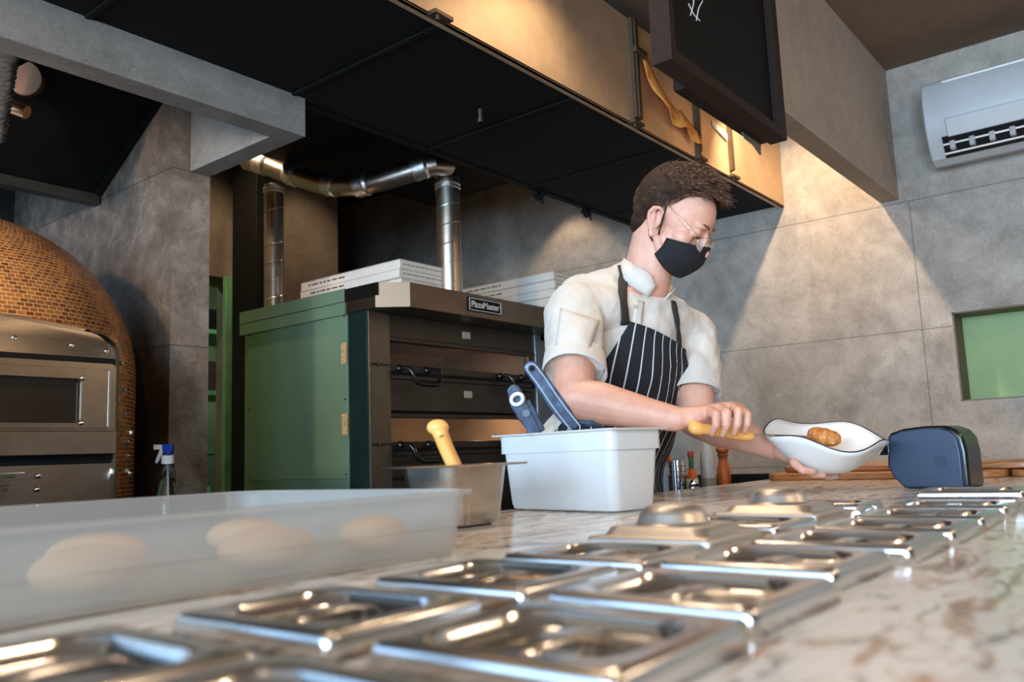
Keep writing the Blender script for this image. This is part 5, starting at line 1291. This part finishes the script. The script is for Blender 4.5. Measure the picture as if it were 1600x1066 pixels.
# warm track spots between bulkhead and hood
def spot(name, loc, target, e, deg, blend, col, size=.02, fixture=None):
    l = bpy.data.lights.new(name, 'SPOT'); l.energy = e; l.spot_size = math.radians(deg); l.spot_blend = blend; l.color = col; l.shadow_soft_size = size
    o = bpy.data.objects.new(name, l); COL.objects.link(o)
    d = (Vector(target)-Vector(loc)).normalized(); o.matrix_basis = Matrix.Translation(loc) @ d.to_track_quat('-Z', 'Y').to_matrix().to_4x4()
    if fixture:
        q = thing('track_spot', fixture, 'light', Vector(loc)-d*.05)
        b = B(); tube(b, [Vector(loc)-d*.10, Vector(loc)-d*.015], .035, 20); tube(b, [Vector(loc)-d*.015, Vector(loc)-d*.004], [.035, .037], 20, False)
        obj('lamp_head', b, M['black'], q, smooth=True)
        obj('stem', tube(B(), [Vector(loc)-d*.08, (loc[0], loc[1], 2.44)], .006, 8), M['black'], q)
    return o
WARM = (1, .73, .48)
spot('spot', (2.78, 1.04, 2.345), (3.35, 1.0, 1.45), 60, 115, .6, WARM, .018, 'black ceiling spot nearest the grey wall, above the gap beside the hood')
spot('spot', (1.72, .98, 2.36), (1.72, .90, 0), 24, 130, 1, WARM, .018, 'black ceiling spot above the worker in the gap beside the hood')
spot('spot', (.80, .98, 2.36), (.80, .90, 0), 20, 130, 1, WARM, .018, 'black ceiling spot above the milky tray in the gap beside the hood')
# downlight behind the hood making the scallop on the rear of the right wall
spot('downlight', (3.19, 2.28, 2.42), (3.20, 2.28, 0), 16, 80, .3, WARM, .02, 'black ceiling spot behind the hood near the rear wall')
spot('downlight', (1.74, 2.86, 2.52), (1.95, 3.1, .5), 40, 120, .8, WARM, .02, 'added unseen black ceiling spot behind the oven ducts')  # added lamp, unseen, brightening the green post and door wall
spot('downlight', (2.5, 2.92, 2.53), (2.5, 3.3, 1.0), 16, 100, .8, WARM, .02, 'black ceiling spot between the two upright ducts')
# added warm lamps, unseen behind the camera, to light the fascia evenly
def pendant(x, y, z, e, lb):
    q = thing('fill_pendant', lb, 'light', (x, y, z))
    obj('shade', lathe(B(), [(.13, z-.06), (.12, z), (.05, z+.08), (.02, z+.10)], (x, y, 0), 24, capt=False), M['black'], q, smooth=True)
    obj('bulb', sphere(B(), (x, y, z-.02), .04), mat('lit_bulb', (1, 1, 1, 1), .5, 0, 0, emis=(1, .74, .48, 1), es=40), q, smooth='all')
    obj('cord', tube(B(), [(x, y, z+.1), (x, y, 2.44)], .004, 6), M['black'], q)
    l = bpy.data.lights.new('lamp', 'POINT'); l.energy = e; l.color = WARM; l.shadow_soft_size = .06
    o = bpy.data.objects.new('lamp', l); o.matrix_basis = Matrix.Translation((x, y, z-.09)); link(o, q)
pendant(.9, -1.0, 2.15, 26, 'added black pendant lamp, unseen, behind the camera over the near end of the room')
pendant(2.4, -1.0, 2.15, 20, 'added black pendant lamp, unseen, behind the camera towards the grey wall')
pendant(-.9, -.6, 2.15, 16, 'added black pendant lamp, unseen, behind the camera towards the windows')
# store room lamp
l = bpy.data.lights.new('store_lamp', 'AREA'); l.energy = 22; l.size = .5; l.color = (.9, 1, .85); o = bpy.data.objects.new('store_lamp', l); o.matrix_basis = Matrix.Translation((2.1, 4.2, 2.48)); COL.objects.link(o)
# added lamp, unseen, brightening the dome from the upper left
spot('dome_fill_spot', (-.35, 1.60, 1.80), (.75, 2.4, 1.45), 85, 80, .6, (1, .70, .42), .05, 'added unseen black spot lighting the mosaic dome')
